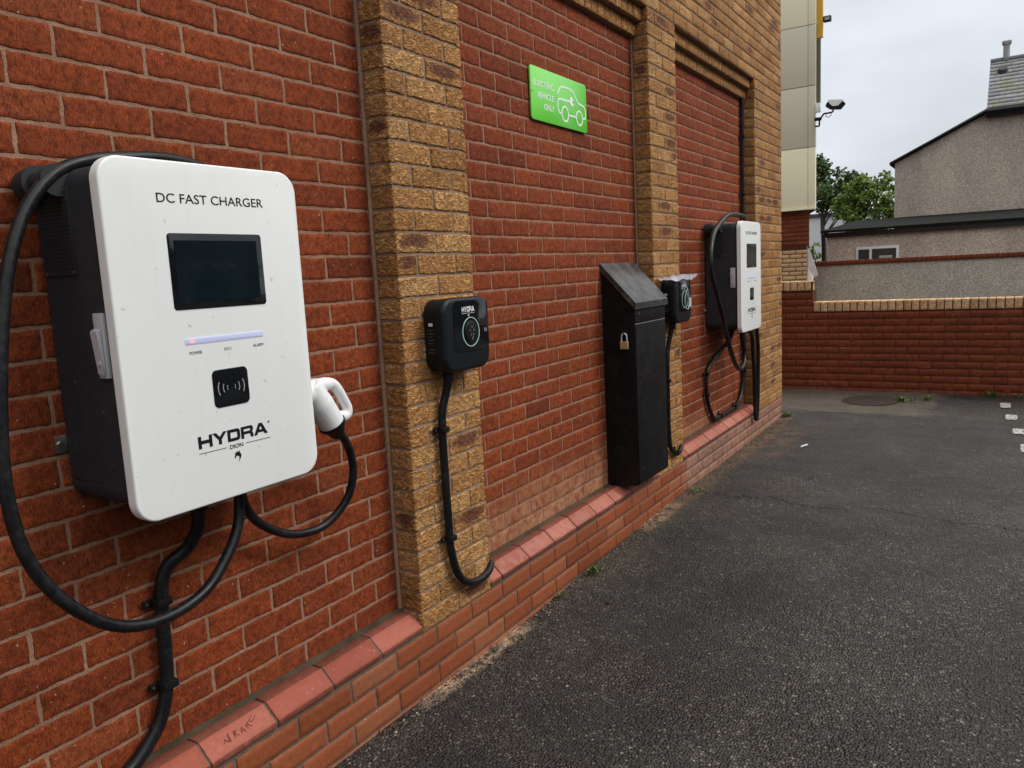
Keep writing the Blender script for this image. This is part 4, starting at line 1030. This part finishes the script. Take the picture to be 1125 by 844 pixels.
for (za, zb_, xa_, xb_) in ((.902, 1.010, XS + .002, XR), (1.137, 1.242, XL, XS - .001)):
    B = Bricks(int(za * 100)); x = xa_
    while x < xb_ - .02:
        B.brick(np.array([0, Ye, 0]), X3, Z3, -Y3, x + .006, min(x + .071, xb_), za + .002, zb_, res=.02, depth=.2, rad=.004)
        B.brick(np.array([0, Ye, zb_ - .001]), X3, Y3, Z3, x + .006, min(x + .071, xb_), .004, .21, res=.04, depth=.02, rad=.004)
        x += .075
    B.sheet(np.array([0, Ye, 0]), X3, Z3, -Y3, xa_, xb_, za, zb_ - .006, -.012); B.sheet(np.array([0, Ye, zb_]), X3, Y3, Z3, xa_, xb_, .012, .21, -.012)
    B.build('coping', [BUFF, MGAP], root)
bm = bmesh.new(); box(bm, XL, XR, Ye + .01, Ye + .205, -.1, .9); box(bm, XL, XS - .005, Ye + .01, Ye + .205, .9, 1.13); to_obj('wall_core', bm, MEND, root)
# pale tarpaulin scrap at the step of the wall
bm = bmesh.new()
tri_ = [(-.150, 1.600), (-.125, 1.600), (-.060, 1.400), (-.028, 1.300), (-.075, 1.285), (-.085, 1.232), (-.150, 1.235), (-.155, 1.40)]
vs = [bm.verts.new((a, 9.30 + .012 * math.sin(i * 2.1), b)) for i, (a, b) in enumerate(tri_)]; bm.faces.new(vs)
bmesh.ops.solidify(bm, geom=bm.faces[:], thickness=.003)
cl = to_obj('plastic_sheet', bm, M_plain('white_sheet', (.78, .80, .86), .45, var=.08)); tag(cl, 'white pointed plastic sheet hanging above the step of the end wall', 'sheet')
bm = bmesh.new(); cyl(bm, (-.147, 9.305, 1.20), (-.147, 9.305, 1.63), .006, seg=8); po = to_obj('sheet_pole', bm, STEEL, None, angle=40); tag(po, 'thin grey pole holding the white plastic sheet', 'pole')

# ------------------------------------------------------------------ clad building beyond
root = empty('clad_building', (-3, 14.5, 0), 'cream and grey clad tower above a brick base behind the end wall', 'building')
CREAM = M_plain('cream_cladding', (.92, .85, .60), .5, var=.06, scale=2); GREYC = M_plain('grey_green_cladding', (.64, .60, .47), .5, var=.08, scale=2)
Yc = 14.5
box_ = lambda m, nm, *a, bev=.0, par=None: to_obj(nm, (lambda b: (box(b, *a, bev), b)[1])(bmesh.new()), m, par or root, angle=30 if bev else None)
for (z0_, z1_, m) in ((2.37, 3.362, CREAM), (3.372, 4.368, GREYC), (4.378, 5.35, GREYC), (5.36, 6.34, CREAM), (6.35, 9.2, CREAM)):
    for xa_, xb_ in ((-3.6, -2.404), (-2.396, -1.186), (-1.180, -1.062)):
        box_(m, 'cladding_panel', xa_, xb_, Yc - .03, Yc, z0_, z1_, bev=.003)
    box_(m, 'cladding_panel', -1.10, -1.062, Yc + .001, Yc + .05, z0_, z1_)
def wedge(name, m, xr, za, zb):
    bm = bmesh.new(); fp = [(-3.6, Yc + .075), (xr, Yc + .075), (xr - .02, Yc + .45), (-3.0, 21), (-5.0, 21)]
    L = [[bm.verts.new((x, y, z)) for x, y in fp] for z in (za, zb)]
    bm.faces.new(L[0][::-1]); bm.faces.new(L[1])
    for i in range(5): bm.faces.new((L[0][i], L[0][(i + 1) % 5], L[1][(i + 1) % 5], L[1][i]))
    to_obj(name, bm, m, root)
wedge('backing_wall', M_plain('dark_backing', (.06, .06, .05), .8), -1.12, 2.33, 9.2)
box_(CREAM, 'bottom_trim', -3.6, -1.055, Yc - .045, Yc + .015, 2.325, 2.366, bev=.004)
B = Bricks(31); O = np.array([0, Yc + .06, 0])
B.sheet(O, X3, Z3, -Y3, -3.6, -1.178, -.1, 2.325, -.003)
courses(B, O, X3, -Y3, -2.2, -1.1785, -11, -3, -1.178, -1.29, res=.08, jt=.006, mat=0, wob=.0005, rough=.0003)
B.build('brick_base', [ENDR, MEND], root)
B = Bricks(32); courses(B, O, X3, -Y3, -2.2, -1.1785, -2, 10, -1.178, -1.29, res=.08, jt=.012, wob=.0005, rough=.0003)
B.build('brick_base', [BUFF, M_mortar('warm_brown_mortar', (.20, .10, .05), (.26, .13, .07))], root)
wedge('side_wall', ENDR, -1.24, -.1, 2.32)
box_(M_plain('yellow_fin_paint', (.72, .42, .04), .4), 'yellow_fin', -1.066, -.968, Yc + .052, Yc + .12, 5.14, 9.0, bev=.004)
box_(M_plain('dark_olive_reveal', (.12, .11, .075), .6), 'window_reveal', -1.066, -1.005, Yc + .052, Yc + .12, 4.10, 5.135)
root = empty('floodlight', (-.9, 14.6, 5.43), 'small black floodlight sticking out from the yellow fin at the top', 'lamp')
bm = bmesh.new(); box(bm, -.965, -.845, 14.58, 14.66, 5.385, 5.475, .008); to_obj('lamp_housing', bm, BLACKP, root, angle=40)
bm = bmesh.new(); box(bm, -.94, -.865, 14.575, 14.579, 5.405, 5.455, .001); to_obj('lens', bm, M_plain('grey_lens', (.35, .36, .37), .15), root)
# CCTV camera on a bracket
root = empty('security_camera', (-1.06, 14.45, 3.75), 'black and white security camera on an arm at the clad building corner', 'security camera')
bm = bmesh.new(); tube(bm, [(-1.06, 14.46, 3.70), (-.995, 14.42, 3.69), (-.985, 14.40, 3.75), (-.985, 14.39, 3.79)], .014, 10, 5); box(bm, -1.062, -.955, 14.37, 14.43, 3.775, 3.825, .006)
tube(bm, [(-.96, 14.38, 3.80), (-.905, 14.34, 3.860), (-.85, 14.32, 3.862), (-.765, 14.30, 3.866), (-.750, 14.30, 3.90)], .014, 10, 4); to_obj('bracket_arm', bm, BLACKP, root, angle=50)
def xzprism(nm, poly, y0, y1, m, bev=.006):
    bm = bmesh.new(); L = [[bm.verts.new((x, y, z)) for x, z in poly] for y in (y0, y1)]; n_ = len(poly)
    bm.faces.new(L[0]); bm.faces.new(L[1][::-1])
    for i in range(n_): bm.faces.new((L[1][i], L[1][(i + 1) % n_], L[0][(i + 1) % n_], L[0][i]))
    bmesh.ops.recalc_face_normals(bm, faces=bm.faces[:])
    bmesh.ops.bevel(bm, geom=bm.edges[:], offset=bev, segments=2, affect='EDGES'); return to_obj(nm, bm, m, root, angle=45)
xzprism('camera_housing', [(-.835, 4.035), (-.868, 3.965), (-.80, 3.915), (-.64, 3.895), (-.565, 3.975), (-.585, 4.005), (-.70, 3.985)], 14.25, 14.37, BLACKP)
xzprism('sunshield', [(-.828, 4.062), (-.80, 3.995), (-.745, 3.945), (-.665, 3.945), (-.605, 4.005), (-.600, 4.035)], 14.235, 14.385, WHITE, .004)
bm = bmesh.new(); tube(bm, [(-.86, 14.33, 3.85), (-.87, 14.33, 3.82), (-.83, 14.32, 3.795), (-.79, 14.31, 3.82), (-.785, 14.31, 3.86)], .006, 8, 6); to_obj('drip_loop', bm, M_plain('grey_flex', (.25, .26, .27), .5), root, angle=60)
bm = bmesh.new(); box(bm, -1.055, -.975, 14.43, 14.50, 3.92, 4.07, .008); to_obj('junction_box', bm, WHITE, root, angle=40)

# ------------------------------------------------------------------ rendered houses
def M_pebble(name, a, b, cc_, sc=62):
    k = NT(name); v = k.pos(); d = k.voro(v, sc, out='Color'); s2 = k.n.new('ShaderNodeSeparateColor'); k.l.new(d, s2.inputs[0])
    c = k.ramp(s2.outputs[0], [(0, a), (.5, b), (1, cc_)])
    st = k.rng(k.noise(k.mapping(v, (1.3, 1.3, .5)), 1, 4, .65), .3, .7, .80, 1.12)
    q = k.n.new('ShaderNodeCombineColor'); [k.l.new(st, q.inputs[i]) for i in range(3)]
    c = k.mix(1., c, q.outputs[0], 'MULTIPLY')
    h = k.voro(v, sc); return k.set(c, .9, k.bump(h, .8, .010), 0, .2)
PEB = M_pebble('pebbledash', (.41, .325, .265), (.57, .475, .395), (.80, .70, .60))
PEB2 = M_pebble('grey_render', (.35, .31, .25), (.475, .425, .35), (.66, .60, .51), 70)
root = empty('rendered_wall', (0, 15.5, 0), 'grey pebbledashed yard wall capped with dark red brick on edge', 'wall')
box_(PEB2, 'render_face', -1.272, 8, 15.5, 15.72, -.1, 1.345)
B = Bricks(41); x = -1.30
while x < 7.9:
    B.brick(np.array([0, 15.47, 0]), X3, Z3, -Y3, x + .004, x + .071, 1.347, 1.421, res=.04, depth=.25, rad=.005); x += .075
B.sheet(np.array([0, 15.47, 0]), X3, Z3, -Y3, -1.3, 7.9, 1.347, 1.417, -.006); B.sheet(np.array([0, 15.47, 1.42]), X3, Y3, Z3, -1.3, 7.9, 0.003, .25, 0., mat=0)
B.build('coping', [ENDR, MEND], root)
SLATE = None
def M_slate():
    k = NT('grey_slates'); v = k.pos(); X = k.xyz(v)
    t = k.attr('tone'); c = k.ramp(t, [(0, (.20, .21, .23)), (.5, (.27, .28, .30)), (1, (.34, .35, .37))])
    ms = k.ramp(k.noise(k.mapping(v, (1.4, .5, 1.)), 1.2, 5, .7), [(.46, 0.), (.62, .8)])
    c = k.mix(ms, c, (.27, .27, .10)); c = k.mix(k.rng(k.noise(v, 14, 3, .6), .3, .7, 0, .35), c, (.20, .20, .21))
    return k.set(c, .6, k.bump(k.noise(v, 25, 3, .6), .5, .01))
SLATE = M_slate()
BLK = M_plain('black_gutter', (.010, .010, .012), .35); FELT = M_plain('grey_green_felt', (.016, .018, .016), .95, spec=.08, var=.4, scale=3)
root = empty('house_extension', (0, 19, 0), 'low brown pebbledashed extension with a small white window behind the yard wall', 'building')
box_(PEB, 'wall', -1.69, 8, 19, 23.9, -.1, 1.93)
box_(BLK, 'fascia', -1.74, 8, 18.93, 19.0, 1.925, 2.03)
bm = bmesh.new()
vs = [bm.verts.new(p) for p in ((-1.80, 18.88, 2.035), (8, 18.88, 2.035), (8, 24.0, 2.40), (-1.80, 24.0, 2.40), (-1.80, 18.88, 2.085), (8, 18.88, 2.085), (8, 24.0, 2.47), (-1.80, 24.0, 2.47))]
for f in ((3, 2, 1, 0), (4, 5, 6, 7), (0, 1, 5, 4), (1, 2, 6, 5), (2, 3, 7, 6), (3, 0, 4, 7)): bm.faces.new([vs[i] for i in f])
to_obj('roof', bm, FELT, root)
bm = bmesh.new(); cyl(bm, (-1.74, 18.93, 2.0), (-1.74, 18.93, -.05), .035, seg=12); to_obj('downpipe', bm, BLK, root, angle=40)
wn = box_(M_plain('white_upvc', (.90, .91, .90), .3), 'window', -1.072, -.214, 18.975, 19.01, 1.12, 1.680, bev=.006)
for a in ((-1.02, -.80, 1.16, 1.625), (-.745, -.265, 1.16, 1.625)):
    box_(M_plain('window_glass', (.05, .06, .065), .06), 'pane', a[0], a[1], 18.968, 18.974, a[2], a[3], par=wn)
box_(M_plain('pale_sill_ornament', (.5, .5, .48), .4), 'ornament', -.60, -.34, 18.960, 18.967, 1.42, 1.475, par=wn)
root = empty('gabled_house', (0, 24, 0), 'tall brown pebbledashed gable with a mossy slate roof on the right', 'house')
bm = bmesh.new()
pr = [(-.86, -.1), (8, -.1), (8, 4.80), (1.24, 4.80), (1.235, 4.905), (-.86, 3.90)]
L = [[bm.verts.new((x, y, z)) for x, z in pr] for y in (24.0, 31)]
bm.faces.new(L[0]); bm.faces.new(L[1][::-1])
for i in range(len(pr)): bm.faces.new((L[1][i], L[1][(i + 1) % len(pr)], L[0][(i + 1) % len(pr)], L[0][i]))
bmesh.ops.recalc_face_normals(bm, faces=bm.faces[:]); to_obj('wall', bm, PEB, root)
bm = bmesh.new()
pr = [(-.98, 3.86), (-.98, 3.93), (1.24, 5.015), (1.24, 4.90)]
L = [[bm.verts.new((x, y, z)) for x, z in pr] for y in (23.9, 31)]
bm.faces.new(L[0]); bm.faces.new(L[1][::-1])
for i in range(4): bm.faces.new((L[1][i], L[1][(i + 1) % 4], L[0][(i + 1) % 4], L[0][i]))
bmesh.ops.recalc_face_normals(bm, faces=bm.faces[:]); to_obj('lean_to_roof', bm, FELT, root)
bm = bmesh.new(); tube(bm, [(-.98, 23.9, 3.90), (1.24, 23.9, 4.965)], .035, 8, 0); to_obj('bargeboard', bm, BLK, root)
bm = bmesh.new(); cyl(bm, (1.20, 23.78, 4.92), (8, 23.78, 4.90), .075, seg=12); box(bm, 1.22, 8, 23.84, 23.98, 4.78, 4.99, .01); to_obj('gutter', bm, BLK, root, angle=40)
# main roof: courses of slates rising away
V = []; F_ = []; T = []; q = 0; r = np.random.RandomState(9)
rise, run = 1.55, 2.3; nrow = 13
sl = np.array([0, run, rise]); Ls = np.linalg.norm(sl); sd_ = sl / Ls; nn_ = np.array([0, -sd_[2], sd_[1]])
for i in range(nrow):
    x = 1.235 + (0 if i % 2 else -.13)
    while x < 8:
        xa_, xb_ = max(x, 1.235), x + .254
        if xb_ > 1.3:
            p = np.array([0, 23.74, 4.975]) + sd_ * (i * Ls / nrow); lift = .022 + r.rand() * .006
            a_ = p + nn_ * lift; b_ = p + sd_ * (Ls / nrow * 1.12) + nn_ * .002
            quad = [a_ + X3 * xa_, a_ + X3 * xb_, b_ + X3 * xb_, b_ + X3 * xa_, a_ - nn_ * .012 + X3 * xa_, a_ - nn_ * .012 + X3 * xb_]
            V += quad; F_ += [(q, q + 1, q + 2, q + 3), (q + 4, q + 5, q + 1, q)]; T += [r.rand()] * 6; q += 6
        x += .260
me = np_mesh('roof', np.array(V), np.array(F_)); at = me.attributes.new('tone', 'FLOAT', 'POINT'); at.data.foreach_set('value', np.array(T, np.float32))
rf = link_mesh('roof', me, SLATE, root)
bm = bmesh.new(); vs = [bm.verts.new(p) for p in ((1.25, 23.76, 4.955), (8, 23.76, 4.955), (8, 26.04, 6.50), (1.25, 26.04, 6.50), (8, 28.3, 4.95), (1.25, 28.3, 4.95))]
bm.faces.new((vs[0], vs[1], vs[2], vs[3])); bm.faces.new((vs[3], vs[2], vs[4], vs[5])); bm.faces.new((vs[0], vs[3], vs[5])); to_obj('roof_deck', bm, BLK, rf)
bm = bmesh.new(); x = 1.235
while x < 8: tube(bm, [(x, 26.04, 6.52), (x + .43, 26.04, 6.525)], .085, 12, 0); x += .44
to_obj('ridge_tiles', bm, M_plain('ridge_grey', (.14, .14, .145), .8), rf, angle=40)
bm = bmesh.new(); cyl(bm, (1.60, 26.0, 6.50), (1.60, 26.0, 6.90), .080); box(bm, 1.49, 1.71, 25.9, 26.1, 6.93, 7.00, .01); cyl(bm, (1.60, 26.0, 6.90), (1.60, 26.0, 6.93), .10); cyl(bm, (1.60, 26.0, 6.55), (1.60, 26.0, 6.60), .1)
to_obj('flue_pipe', bm, M_plain('pale_flue', (.38, .39, .38), .6, var=.3), rf, angle=40)
bm = bmesh.new(); cyl(bm, (1.53, 25.40, 6.12), (1.53, 25.34, 6.20), .13, .10, 18); to_obj('roof_vent', bm, M_plain('dark_vent', (.055, .05, .055), .8), rf, angle=40)
# white building far behind the trees
root = empty('white_building', (-6, 40, 0), 'plain white building glimpsed behind the trees', 'building')
box_(M_plain('white_render', (.66, .68, .70), .7, var=.05, scale=1.2), 'wall', -9, -3.2, 40, 46, -.1, 3.40)
box_(M_plain('dark_roof_edge', (.05, .05, .055), .6), 'roof_edge', -9, -3.1, 39.9, 46.1, 3.41, 3.56)

# terrace added out of view to block low sky and darken glossy reflections
root = empty('added_terrace', (12.5, 6, 0), 'dark brick terrace added out of view for the glossy fronts to reflect', 'building')
bm = bmesh.new(); box(bm, 12.5, 18, -12, 22, -.1, 4.6); to_obj('wall', bm, M_plain('brown_brick_wall', (.10, .055, .04), .9, var=.3, scale=2), root)
bm = bmesh.new(); L = [[bm.verts.new((x, y, z)) for x, z in ((12.2, 4.6), (18.3, 4.6), (15.2, 6.4))] for y in (-12.2, 22.2)]
bm.faces.new(L[0]); bm.faces.new(L[1][::-1]); [bm.faces.new((L[0][i], L[1][i], L[1][(i + 1) % 3], L[0][(i + 1) % 3])) for i in range(3)]; bmesh.ops.recalc_face_normals(bm, faces=bm.faces[:]); to_obj('roof', bm, FELT, root)
for i in range(8):
    for zz in (.9, 3.0):
        f_ = box_(M_plain('white_window_frame', (.6, .6, .6), .4) if i == 0 and zz < 1 else bpy.data.materials['white_window_frame'], 'window', 12.46, 12.52, -10 + i * 4, -8.8 + i * 4, zz, zz + 1.1)
        box_(GLOSS, 'pane', 12.45, 12.459, -9.93 + i * 4, -8.87 + i * 4, zz + .07, zz + 1.03, par=f_)
# ------------------------------------------------------------------ trees
TL1 = M_leaf('dark_tree_leaf', (.045, .085, .028), (.095, .155, .045)); TL2 = M_leaf('fresh_tree_leaf', (.075, .14, .022), (.24, .34, .07))
BARK = M_plain('bark', (.09, .075, .055), .9, var=.5, scale=20, bump=1, bscale=40)
def tree(name, base, clumps, label, leafm, seed, leaf=.12, per=430):
    r = np.random.RandomState(seed); root = empty(name, base, label, 'tree')
    bm = bmesh.new(); bx, by, bz = base; top = max(c_[2] for c_ in clumps)
    tube(bm, [(bx, by, bz - .1), (bx + .05, by, bz + top * .3), (bx - .05, by, bz + top * .6), (bx + .03, by, top * .92)], .16, 10, 5, rfun=lambda t: 1 - .85 * t)
    to_obj('trunk', bm, BARK, root, True)
    bm = bmesh.new()
    for (x, y, z, rad) in clumps:
        h = max(.6, z - .9 - abs(x - bx) * .5); m_ = Vector(((bx + x) / 2, (by + y) / 2, (h + z) / 2 + .1))
        tube(bm, [(bx, by, h), m_, (x, y, z + rad * .6)], .045, 6, 4, rfun=lambda t: 1 - .8 * t)
    to_obj('limbs', bm, BARK, root, True)
    V = []; T = []
    for (x, y, z, rad) in clumps:
        n = int(per * (rad / .5) ** 2); ctone = r.rand() * .35
        # sub-clumps give the uneven outline
        subs = [np.array([x, y, z]) + r.randn(3) * rad * .42 for _ in range(7)]
        for i in range(n):
            s_ = subs[r.randint(7)]; p = s_ + r.randn(3) * rad * .27 * np.array([1, 1, .85])
            a = r.randn(3); a /= np.linalg.norm(a); a[2] *= .6; b = np.cross(a, r.randn(3)); b /= np.linalg.norm(b) + 1e-6; a /= np.linalg.norm(a)
            l = leaf * (.6 + .8 * r.rand()); w_ = l * .42
            V += [p - a * l * .5, p + b * w_, p + a * l * .5, p - b * w_]; T += [min(1, ctone + r.rand() * .65)] * 4
    V = np.array(V); F_ = np.arange(len(V)).reshape(-1, 4)
    me = np_mesh('crown', V, F_); at = me.attributes.new('tone', 'FLOAT', 'POINT'); at.data.foreach_set('value', np.array(T, np.float32))
    link_mesh('crown', me, leafm, root)
tree('broadleaf_tree', (-4.7, 35, 0), [(-4.4, 35.2, 4.0, .6), (-3.9, 35, 4.05, .5), (-5.2, 35, 4.4, .8), (-4.7, 35.3, 5.0, .55), (-4.2, 35, 4.3, .7), (-3.7, 35, 3.7, .45), (-5.6, 35, 4.4, .7), (-3.55, 35, 4.5, .42), (-4.95, 35.2, 5.3, .35), (-3.3, 35, 3.9, .40), (-4.35, 35, 3.9, .5)],
     'darker rounded tree just right of the clad building, farther back', TL1, 3, .13, 520)
tree('broadleaf_tree', (-2.55, 30, 0), [(-3.15, 30, 2.95, .30), (-3.35, 30, 3.25, .26), (-2.9, 30, 2.5, .30), (-2.3, 30, 2.3, .4), (-1.8, 30, 2.3, .4), (-2.6, 30.2, 3.2, .42), (-2.55, 30, 3.75, .46), (-2.45, 30, 4.12, .24), (-2.15, 30.2, 3.62, .40), (-2.85, 30.1, 3.55, .36), (-1.62, 30, 3.95, .18), (-1.95, 30, 3.05, .42), (-2.75, 30, 2.85, .36), (-1.5, 30, 2.9, .3), (-2.72, 30, 4.05, .20), (-1.90, 30, 3.85, .26), (-1.78, 30.2, 4.15, .18), (-2.25, 30, 3.35, .42), (-1.65, 30, 3.2, .32), (-2.9, 30, 3.15, .38), (-2.6, 30, 2.6, .42), (-2.0, 30, 2.6, .42), (-1.55, 30, 2.65, .32), (-3.35, 30, 3.45, .20), (-2.38, 30, 3.95, .18), (-1.6, 30.3, 3.65, .2)],
     'bright green tree with upright lobes behind the extension roof', TL2, 5, .11, 520)
tree('leafy_shrub', (-3.75, 28, 0), [(-3.72, 28, 1.85, .14), (-3.62, 28, 1.55, .13), (-3.85, 28, 1.50, .10), (-3.55, 28, 1.25, .16), (-3.70, 28, 1.0, .3), (-3.80, 28, 1.72, .08)], 'small leafy shrub showing between the clad building and the extension', TL2, 8, .09, 600)

# ------------------------------------------------------------------ sky, sun, camera
W = bpy.data.worlds.new('World'); scn.world = W; W.use_nodes = True
n = W.node_tree.nodes; l = W.node_tree.links; bgn = n['Background']
sky = n.new('ShaderNodeTexSky'); sky.sky_type = 'NISHITA'; sky.sun_disc = False
SUN_EL, SUN_AZ = 42, 64           # degrees above the horizon; azimuth clockwise from +Y
sky.sun_elevation = R(SUN_EL); sky.sun_rotation = R(SUN_AZ); sky.air_density = 1; sky.dust_density = 4; sky.ozone_density = 1
tc = n.new('ShaderNodeTexCoord'); sp = n.new('ShaderNodeSeparateXYZ'); l.new(tc.outputs['Generated'], sp.inputs[0])
def wm(op, a, b=None):
    k = n.new('ShaderNodeMath'); k.operation = op
    for i, x in enumerate((a, b)):
        if x is None: continue
        if isinstance(x, (int, float)): k.inputs[i].default_value = x
        else: l.new(x, k.inputs[i])
    return k.outputs[0]
def mr(x, a, b, c, d):
    k = n.new('ShaderNodeMapRange'); l.new(x, k.inputs[0]); k.interpolation_type = 'SMOOTHSTEP'
    for i, v in enumerate((a, b, c, d)): k.inputs[i + 1].default_value = v
    return k.outputs[0]
cn = n.new('ShaderNodeTexNoise'); mp = n.new('ShaderNodeMapping'); mp.inputs['Scale'].default_value = (1.2, 1.2, 3.0); l.new(tc.outputs['Generated'], mp.inputs[0]); l.new(mp.outputs[0], cn.inputs[0])
cn.inputs['Scale'].default_value = 2.2; cn.inputs['Detail'].default_value = 5; cn.inputs['Roughness'].default_value = .5
zen = mr(sp.outputs[2], .25, .90, 1.0, 3.0)                       # overcast sky is brighter overhead
dirn = wm('ADD', wm('MULTIPLY', sp.outputs[0], .75), wm('MULTIPLY', sp.outputs[1], .66))
side = mr(dirn, -.9, .5, .56, 1.0)                                   # thinner cloud towards the hidden sun
mott = mr(cn.outputs[0], .36, .64, .86, 1.06)
lum = wm('MULTIPLY', wm('MULTIPLY', zen, side), mott)
hz = mr(sp.outputs[2], -.05, .0, .35, 1.)
lum = wm('MULTIPLY', lum, hz)
cm = n.new('ShaderNodeMix'); cm.data_type = 'RGBA'; cm.inputs[6].default_value = (8.1, 8.55, 9.2, 1); cm.inputs[7].default_value = (8.25, 8.1, 7.85, 1); l.new(mr(sp.outputs[2], .35, .9, 0., 1.), cm.inputs[0])
vm = n.new('ShaderNodeVectorMath'); vm.operation = 'SCALE'; l.new(cm.outputs[2], vm.inputs[0]); l.new(lum, vm.inputs['Scale'])
m2 = n.new('ShaderNodeMix'); m2.data_type = 'RGBA'; m2.inputs[0].default_value = .94; l.new(sky.outputs[0], m2.inputs[6]); l.new(vm.outputs[0], m2.inputs[7])
l.new(m2.outputs[2], bgn.inputs[0]); bgn.inputs[1].default_value = .1
sd = bpy.data.lights.new('sun', 'SUN'); sd.energy = 1.5; sd.angle = R(18); sd.color = (1, .965, .91)
so = bpy.data.objects.new('sun', sd); COL.objects.link(so)
dv = Vector((math.sin(R(SUN_AZ)) * math.cos(R(SUN_EL)), math.cos(R(SUN_AZ)) * math.cos(R(SUN_EL)), math.sin(R(SUN_EL))))
so.rotation_euler = dv.to_track_quat('Z', 'Y').to_euler(); so.location = (6, 6, 9)

f, yaw, pitch, roll, cx, cz = 861.41, .5629, -.1395, -.0514, 1.7320, 1.4902
cyw, syw = math.cos(yaw), math.sin(yaw)
fwd = Vector((-syw * math.cos(pitch), cyw * math.cos(pitch), math.sin(pitch)))
right0 = Vector((cyw, syw, 0)); up0 = right0.cross(fwd)
right = right0 * math.cos(roll) + up0 * math.sin(roll); up = -right0 * math.sin(roll) + up0 * math.cos(roll)
cd = bpy.data.cameras.new('camera'); cd.sensor_width = 36; cd.lens = f / 1125 * 36; cd.clip_end = 2000; cd.clip_start = .02
co = bpy.data.objects.new('camera', cd); COL.objects.link(co)
Mx = Matrix.Identity(4)
for i in range(3): Mx[i][0], Mx[i][1], Mx[i][2] = right[i], up[i], -fwd[i]
Mx[0][3], Mx[1][3], Mx[2][3] = cx, 0, cz
co.matrix_world = Mx; scn.camera = co

scn.render.engine = 'CYCLES'
scn.cycles.use_denoising = True
try: scn.cycles.denoiser = 'OPENIMAGEDENOISE'; scn.cycles.denoising_input_passes = 'RGB_ALBEDO_NORMAL'; scn.cycles.denoising_prefilter = 'ACCURATE'
except Exception: pass
scn.cycles.max_bounces = 6; scn.cycles.diffuse_bounces = 3; scn.cycles.glossy_bounces = 3
scn.view_settings.view_transform = 'Standard'; scn.view_settings.look = 'None'; scn.view_settings.exposure = 0.; scn.view_settings.gamma = 1
scn.view_settings.use_curve_mapping = False
